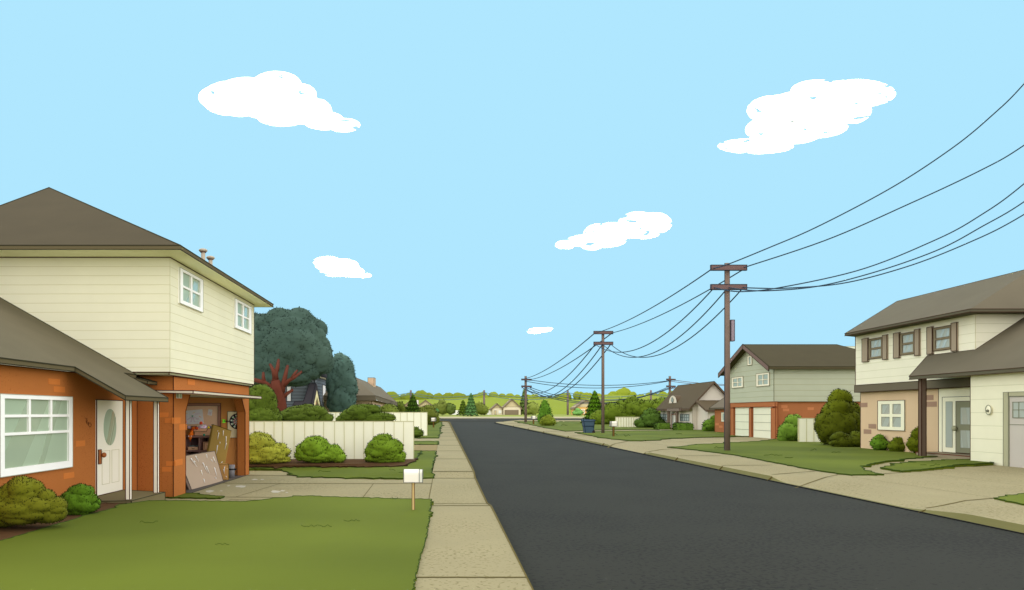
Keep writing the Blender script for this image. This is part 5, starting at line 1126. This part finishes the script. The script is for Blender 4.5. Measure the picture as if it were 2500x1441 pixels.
spruce('small bright green spruce left of the blue green spruce', 1130.5, 975, 1012, 15, 212, (100, 130, 30), tiers=6, pts=9)
spruce('tall blue green spruce on the far lawn', 1150, 958.5, 1013, 19, 205, (98, 146, 78), tiers=7, pts=9)
spruce('dull green spruce behind the third pole', 1280, 948, 1010, 18, 226, (104, 130, 60), tiers=7, pts=9)
spruce('tall dark green spruce rising behind the blue bin', 1452, 952, 1030, 33, 138, (66, 102, 8), tiers=8)
spruce('small pale green spruce above the long hedge', 1515, 967, 1004, 14, 190, (124, 150, 60), tiers=5, pts=9)
spruce('small green spruce between the tall spruce and the hedge', 1465, 982, 1024, 15, 150, (96, 122, 32), tiers=6, pts=9)
bush('bush', 'upright bright green cypress on the right corner lawn', 'conifer bush', GB, [(1331, 1022, 18, 20), (1331, 1006, 14, 20), (1330, 994, 9, 16), (1330, 985, 5, 8)], 141, (78, 118, 28), scal=7, lk=1.2, amp=.5)
bush('bush', 'round olive bush in front of the upright cypress', 'bush', GB, [(1337, 1028, 17, 12), (1338, 1021, 10, 8), (1348, 1031, 8, 8), (1326, 1031, 9, 8)], 119, (104, 118, 32), scal=6, lk=1.25)
# far lawn bushes
for (lab, bl, rgb) in (('tall dull olive bush right of the far grey house', [(1078, 996, 14, 15), (1078, 985, 9, 9), (1066, 998, 10, 12)], (116, 130, 56)),
                       ('darker far bush left of the small spruce', [(1099, 999, 13, 12), (1096, 992, 8, 8)], (100, 122, 54)),
                       ('far olive bush between blue green spruce and pole', [(1176, 999, 14, 13), (1170, 991, 8, 8), (1184, 1002, 8, 9)], (114, 128, 50)),
                       ('wide far olive bush right of the third pole', [(1302, 998, 15, 14), (1300, 991, 11, 7), (1290, 1004, 9, 8)], (122, 136, 60)),
                       ('low blue green bush in front of the far orange house', [(1411, 1008, 12, 6.5), (1411, 1002.5, 5.5, 5)], (100, 146, 76))):
    bush('bush', lab, 'bush', 'bushes on the far lawn', bl, 212, rgb, scal=6, lpx=2.4, lk=1.25)
# right middle
bush('hedge', 'long tall dark green hedge mass behind the second pole', 'hedge', None, [(1545, 1000, 30, 26), (1542, 984, 12, 15), (1580, 1005, 40, 26), (1500, 1010, 34, 26), (1495, 994, 12, 9), (1470, 1020, 26, 18), (1452, 1028, 14, 10), (1520, 1020, 60, 18), (1620, 1000, 34, 28), (1613, 986, 12, 12), (1590, 1022, 50, 16), (1522, 995, 20, 16), (1566, 988, 12, 9)], 134, (86, 106, 24), scal=14, lk=1.05)
bush('bush', 'dark green bush touching the left wall of the grey house', 'bush', GB, [(1590, 1026, 26, 20), (1590, 1012, 17, 14), (1566, 1034, 16, 12), (1600, 1034, 30, 12)], 104, (66, 92, 30), scal=9, lk=1.2)
def hedge_box(label, x0, x1, y0, y1, Y, rgb):
    a, b = W(x0, y0, Y), W(x1, y1, Y); s = Y/F; v, f = ico(5)
    q = np.sign(v)*np.abs(v)**.28; q /= np.abs(q).max(axis=1)[:, None]**.6; V = q*np.array([(b[0]-a[0])/2, 1.1, (a[2]-b[2])/2])+np.array([(a[0]+b[0])/2, Y, (a[2]+b[2])/2])
    V += np.random.default_rng(3).normal(0, .012, V.shape)
    Pn, Q = hairs(V, f, 2.6*s, .8/(2.6*s)**2, RNG); o = np_mesh('hedge', [(V, f, mat('hedge_leaves', rgb, var=.08, vs=.6), True), (Pn, Q, flat('leaf_tips', dark(rgb)), False)], None, ((a[0]+b[0])/2, Y, 0))
    return tag(o, label, 'hedge', 'clipped box hedges')
hedge_box('clipped box hedge left of the grey house door', 1602, 1630, 1033, 1050, 93.5, (92, 124, 40)); hedge_box('clipped box hedge right of the grey house door', 1648.5, 1686, 1034, 1052.5, 88.5, (90, 124, 38))
bush('bush', 'green bush between the grey house wing and brick side wing', 'bush', GB, [(1738, 1038, 20, 14), (1746, 1028, 12, 14), (1722, 1048, 8, 7), (1744, 1046, 16, 10)], 83, (88, 122, 34), scal=8)
bush('bush', 'green pointed bush left of the fence by the twin garage doors', 'bush', GB, [(1930, 1052, 27, 24), (1938, 1034, 20, 20), (1914, 1062, 15, 15), (1948, 1050, 18, 26)], 54.5, (96, 128, 40), scal=12)
bush('shrub', 'tall dark olive pointed shrub at the left of the tan brick wall', 'shrub', 'dark pointed shrubs', [(2048, 1040, 52, 50), (2050, 1005, 38, 34), (2052, 976, 24, 24), (2070, 1030, 34, 46), (2022, 1040, 27, 36)], 47.5, (84, 94, 8), scal=15)
bush('shrub', 'low dark olive bush in front of the tall pointed shrub', 'shrub', GB, [(2068, 1078, 40, 17), (2052, 1068, 22, 13), (2092, 1068, 16, 13), (2100, 1082, 14, 13)], 45, (80, 92, 12), scal=12)
bush('bush', 'small green bush below the ground floor window', 'bush', GB, [(2148, 1084, 20, 16), (2146, 1072, 12, 11), (2164, 1086, 12, 13)], 41, (78, 112, 24), scal=9)
bush('shrub', 'small round dark olive shrub right of the small green bush', 'shrub', GB, [(2190, 1090, 19, 14), (2192, 1078, 11, 11), (2202, 1092, 9, 11)], 39.6, (74, 86, 10), scal=9)
bush('shrub', 'upright dark olive shrub behind the brown porch post', 'shrub', 'dark pointed shrubs', [(2244, 1084, 26, 22), (2246, 1062, 17, 20), (2248, 1050, 9, 9)], 38, (76, 86, 6), scal=10)
# ------------------------------------------------------------------ TREES
TC = (74, 96, 84)
tr = thing('tree', 'large dark blue green tree with red brown branching trunk', 'tree', (-13.2, 58.5, 0), None)
foliage('crown', [(700, 835, 98, 78), (655, 870, 95, 80), (745, 868, 60, 62), (620, 845, 80, 72), (690, 903, 88, 42), (738, 800, 34, 30), (700, 785, 40, 30), (640, 795, 50, 32), (778, 850, 28, 34), (785, 880, 24, 30), (742, 904, 38, 28), (560, 880, 90, 80), (768, 888, 26, 26)], 63.5, TC, parent=tr, scal=30, lpx=3.2, hd=.7, depth=.42, rgb2=(62, 84, 74), ink=(34, 50, 44), lk=1.15, amp=1.1)
TB_ = mat('red_bark', (112, 60, 43), var=.06, vs=3, ks=.62); TBI = flat('red_bark_line', (80, 34, 22))
mb = MB(); Yt_ = 58.5; sx = Yt_/F
def limb(pts, w):
    p = [Vector(W(x, y, Yt_+dy)) for x, y, dy in pts]; r = [v*sx/2 for v in w]; mb.tube(p, r, TB_, 12)
    for s in (-1, 1):
        q = [a+Vector((s*b*.98 if abs((p[-1]-p[0]).z) > abs((p[-1]-p[0]).x) else 0, 0, 0 if abs((p[-1]-p[0]).z) > abs((p[-1]-p[0]).x) else s*b*.98)) for a, b in zip(p, r)]
        for a, b in zip(q, q[1:]): mb.bar(a, b, .8*sx, TBI, 4)
limb([(692, 1075, .2), (688, 1010, 0), (684, 975, 0), (678, 952, 0), (672, 930, 0)], [34, 29, 27, 27, 22])
limb([(671, 935, 0), (673, 912, .1), (678, 895, .3), (680, 878, 1.6)], [17, 10, 8, 5]); limb([(673, 925, 0), (668, 906, .1), (660, 890, 1.2)], [14, 9, 6])
limb([(680, 965, 0), (662, 945, 0), (646, 934, 0), (618, 927, .3)], [20, 13, 10, 9]); limb([(645, 933, 0), (643, 922, .1), (643, 910, .8)], [8, 7, 5])
limb([(686, 958, 0), (692, 938, 0), (697, 915, .1), (702, 893, 1.2)], [18, 12, 9, 6]); limb([(689, 945, 0), (704, 930, 0), (718, 922, .1), (736, 908, 1.0)], [14, 9, 8, 5]); limb([(712, 925, .05), (718, 914, .2), (725, 905, .9)], [8, 6, 5])
limb([(690, 972, 0), (700, 962, 0), (715, 952, .3)], [12, 9, 6])
mb.build('trunk', tr)
tr = thing('tree', 'lighter blue green tree behind the slate blue house', 'tree', (-10.3, 72.5, 0), None)
foliage('crown', [(836, 905, 26, 36), (842, 930, 28, 34), (836, 968, 32, 40), (852, 935, 18, 22), (824, 985, 24, 27), (846, 950, 24, 26), (828, 886, 14, 20), (818, 935, 20, 50)], 72.3, (86, 112, 100), parent=tr, scal=18, rgb2=(72, 98, 88), ink=(44, 66, 58), depth=.6, lk=2.2)
mb = MB(); mb.tube([(-10.3, 72.5, -.1), (-10.3, 72.5, 3)], [.3, .25], TB_, 8); mb.build('trunk', tr)
# ------------------------------------------------------------------ CLOUDS
def cloudmat():
    m = bpy.data.materials.new('cloud'); m.use_nodes = True; nt = m.node_tree; nt.nodes.clear(); N = nt.nodes.new; L = nt.links.new
    o = N('ShaderNodeOutputMaterial'); d = N('ShaderNodeBsdfDiffuse'); d.inputs[0].default_value = (.98, .98, .98, 1); tl = N('ShaderNodeBsdfTranslucent'); tl.inputs[0].default_value = (.98, .98, .98, 1)
    ad = N('ShaderNodeAddShader'); L(d.outputs[0], ad.inputs[0]); L(tl.outputs[0], ad.inputs[1])
    t = N('ShaderNodeBsdfTransparent'); mx = N('ShaderNodeMixShader')
    g = N('ShaderNodeNewGeometry'); mp = N('ShaderNodeMapping'); mp.inputs['Rotation'].default_value = (0, math.radians(12), 0); mp.inputs['Scale'].default_value = (.03, 0, .2)
    n = N('ShaderNodeTexNoise'); n.inputs['Scale'].default_value = 1; n.inputs['Detail'].default_value = 2; L(g.outputs['Position'], mp.inputs[0]); L(mp.outputs[0], n.inputs['Vector'])
    r = N('ShaderNodeMapRange'); r.inputs[1].default_value = .55; r.inputs[2].default_value = .565; L(n.outputs['Fac'], r.inputs[0])
    L(r.outputs[0], mx.inputs[0]); L(ad.outputs[0], mx.inputs[1]); L(t.outputs[0], mx.inputs[2]); L(mx.outputs[0], o.inputs[0]); return m
CLM = cloudmat()
def cloud(label, bl, Y=1400):
    ch = []; s = Y/F
    for i, (x, y, rx, ry) in enumerate(bl):
        V, Fc = star(W(x, y, Y), (rx*s, 5.5, ry*s), 30*s, 5, .05, seed=i); ch.append((V, Fc, CLM, True))
    o = np_mesh('cloud', ch, None, W(bl[0][0], bl[0][1], Y)); tag(o, label, 'cloud', 'small white clouds')
cloud('large white cloud high above the left house', [(560, 240, 68, 42), (530, 238, 45, 28), (600, 235, 78, 46), (675, 210, 62, 36), (700, 240, 72, 42), (590, 265, 50, 20), (690, 285, 62, 24), (750, 270, 60, 34), (790, 295, 50, 23), (840, 306, 39, 17), (730, 232, 42, 28), (640, 250, 60, 40), (660, 225, 50, 40)])
cloud('largest white cloud in the upper right sky', [(2000, 225, 70, 30), (2090, 228, 97, 34), (1975, 265, 100, 45), (2060, 268, 68, 38), (1900, 270, 76, 38), (1935, 240, 38, 14), (1895, 318, 75, 36), (1990, 305, 82, 32), (1845, 357, 93, 19), (1930, 330, 70, 22), (2080, 215, 50, 20), (2000, 290, 70, 40)])
cloud('white cloud in the middle of the sky right of centre', [(1560, 550, 52, 33), (1600, 545, 40, 26), (1560, 570, 50, 14), (1500, 565, 50, 22), (1460, 575, 36, 28), (1420, 588, 36, 14), (1445, 598, 28, 13), (1380, 598, 24, 11), (1480, 585, 50, 20)])
cloud('small white cloud above the dark tree', [(800, 640, 35, 14), (800, 645, 32, 17), (840, 650, 36, 18), (820, 662, 38, 14), (860, 665, 30, 14), (885, 673, 22, 7)])
cloud('tiny white cloud low over the street', [(1318, 806, 28, 5.5), (1305, 810, 18, 5), (1338, 803, 12, 3.5)])
# ------------------------------------------------------------------ SKY AND SUN
w = bpy.data.worlds.new('World'); scn.world = w; w.use_nodes = True; nt = w.node_tree; nt.nodes.clear(); N = nt.nodes.new; L = nt.links.new
wo = N('ShaderNodeOutputWorld'); bg = N('ShaderNodeBackground'); tc = N('ShaderNodeTexCoord'); sx_ = N('ShaderNodeSeparateXYZ'); L(tc.outputs['Generated'], sx_.inputs[0])
f1 = N('ShaderNodeMapRange'); f1.interpolation_type = 'SMOOTHSTEP'; f1.inputs[1].default_value = .28; f1.inputs[2].default_value = .66; L(sx_.outputs[1], f1.inputs[0])
f2 = N('ShaderNodeMapRange'); f2.inputs[1].default_value = -1; f2.inputs[2].default_value = .1; f2.inputs[3].default_value = SKYB; f2.inputs[4].default_value = SKYS; L(sx_.outputs[1], f2.inputs[0])
f3 = N('ShaderNodeMapRange'); f3.inputs[1].default_value = .05; f3.inputs[2].default_value = .9; f3.inputs[3].default_value = 1; f3.inputs[4].default_value = SKYZ; L(sx_.outputs[2], f3.inputs[0])
f4 = N('ShaderNodeMath'); f4.operation = 'MULTIPLY'; L(f2.outputs[0], f4.inputs[0]); L(f3.outputs[0], f4.inputs[1])
vm = N('ShaderNodeVectorMath'); vm.operation = 'SCALE'; vm.inputs[0].default_value = SKYC; L(f4.outputs[0], vm.inputs['Scale'])
mx = N('ShaderNodeMix'); mx.data_type = 'RGBA'; L(f1.outputs[0], mx.inputs[0]); L(vm.outputs[0], mx.inputs[6]); mx.inputs[7].default_value = (s2l(176), s2l(231), s2l(255), 1)
L(mx.outputs[2], bg.inputs[0]); L(bg.outputs[0], wo.inputs[0])
sd = bpy.data.lights.new('sun', 'SUN'); sd.energy = .8; sd.angle = math.radians(60); sd.color = (1, .93, .8)
so = bpy.data.objects.new('sun', sd); COL.objects.link(so); so.rotation_euler = (math.radians(-20), math.radians(4), 0); so.location = (0, 0, 60)
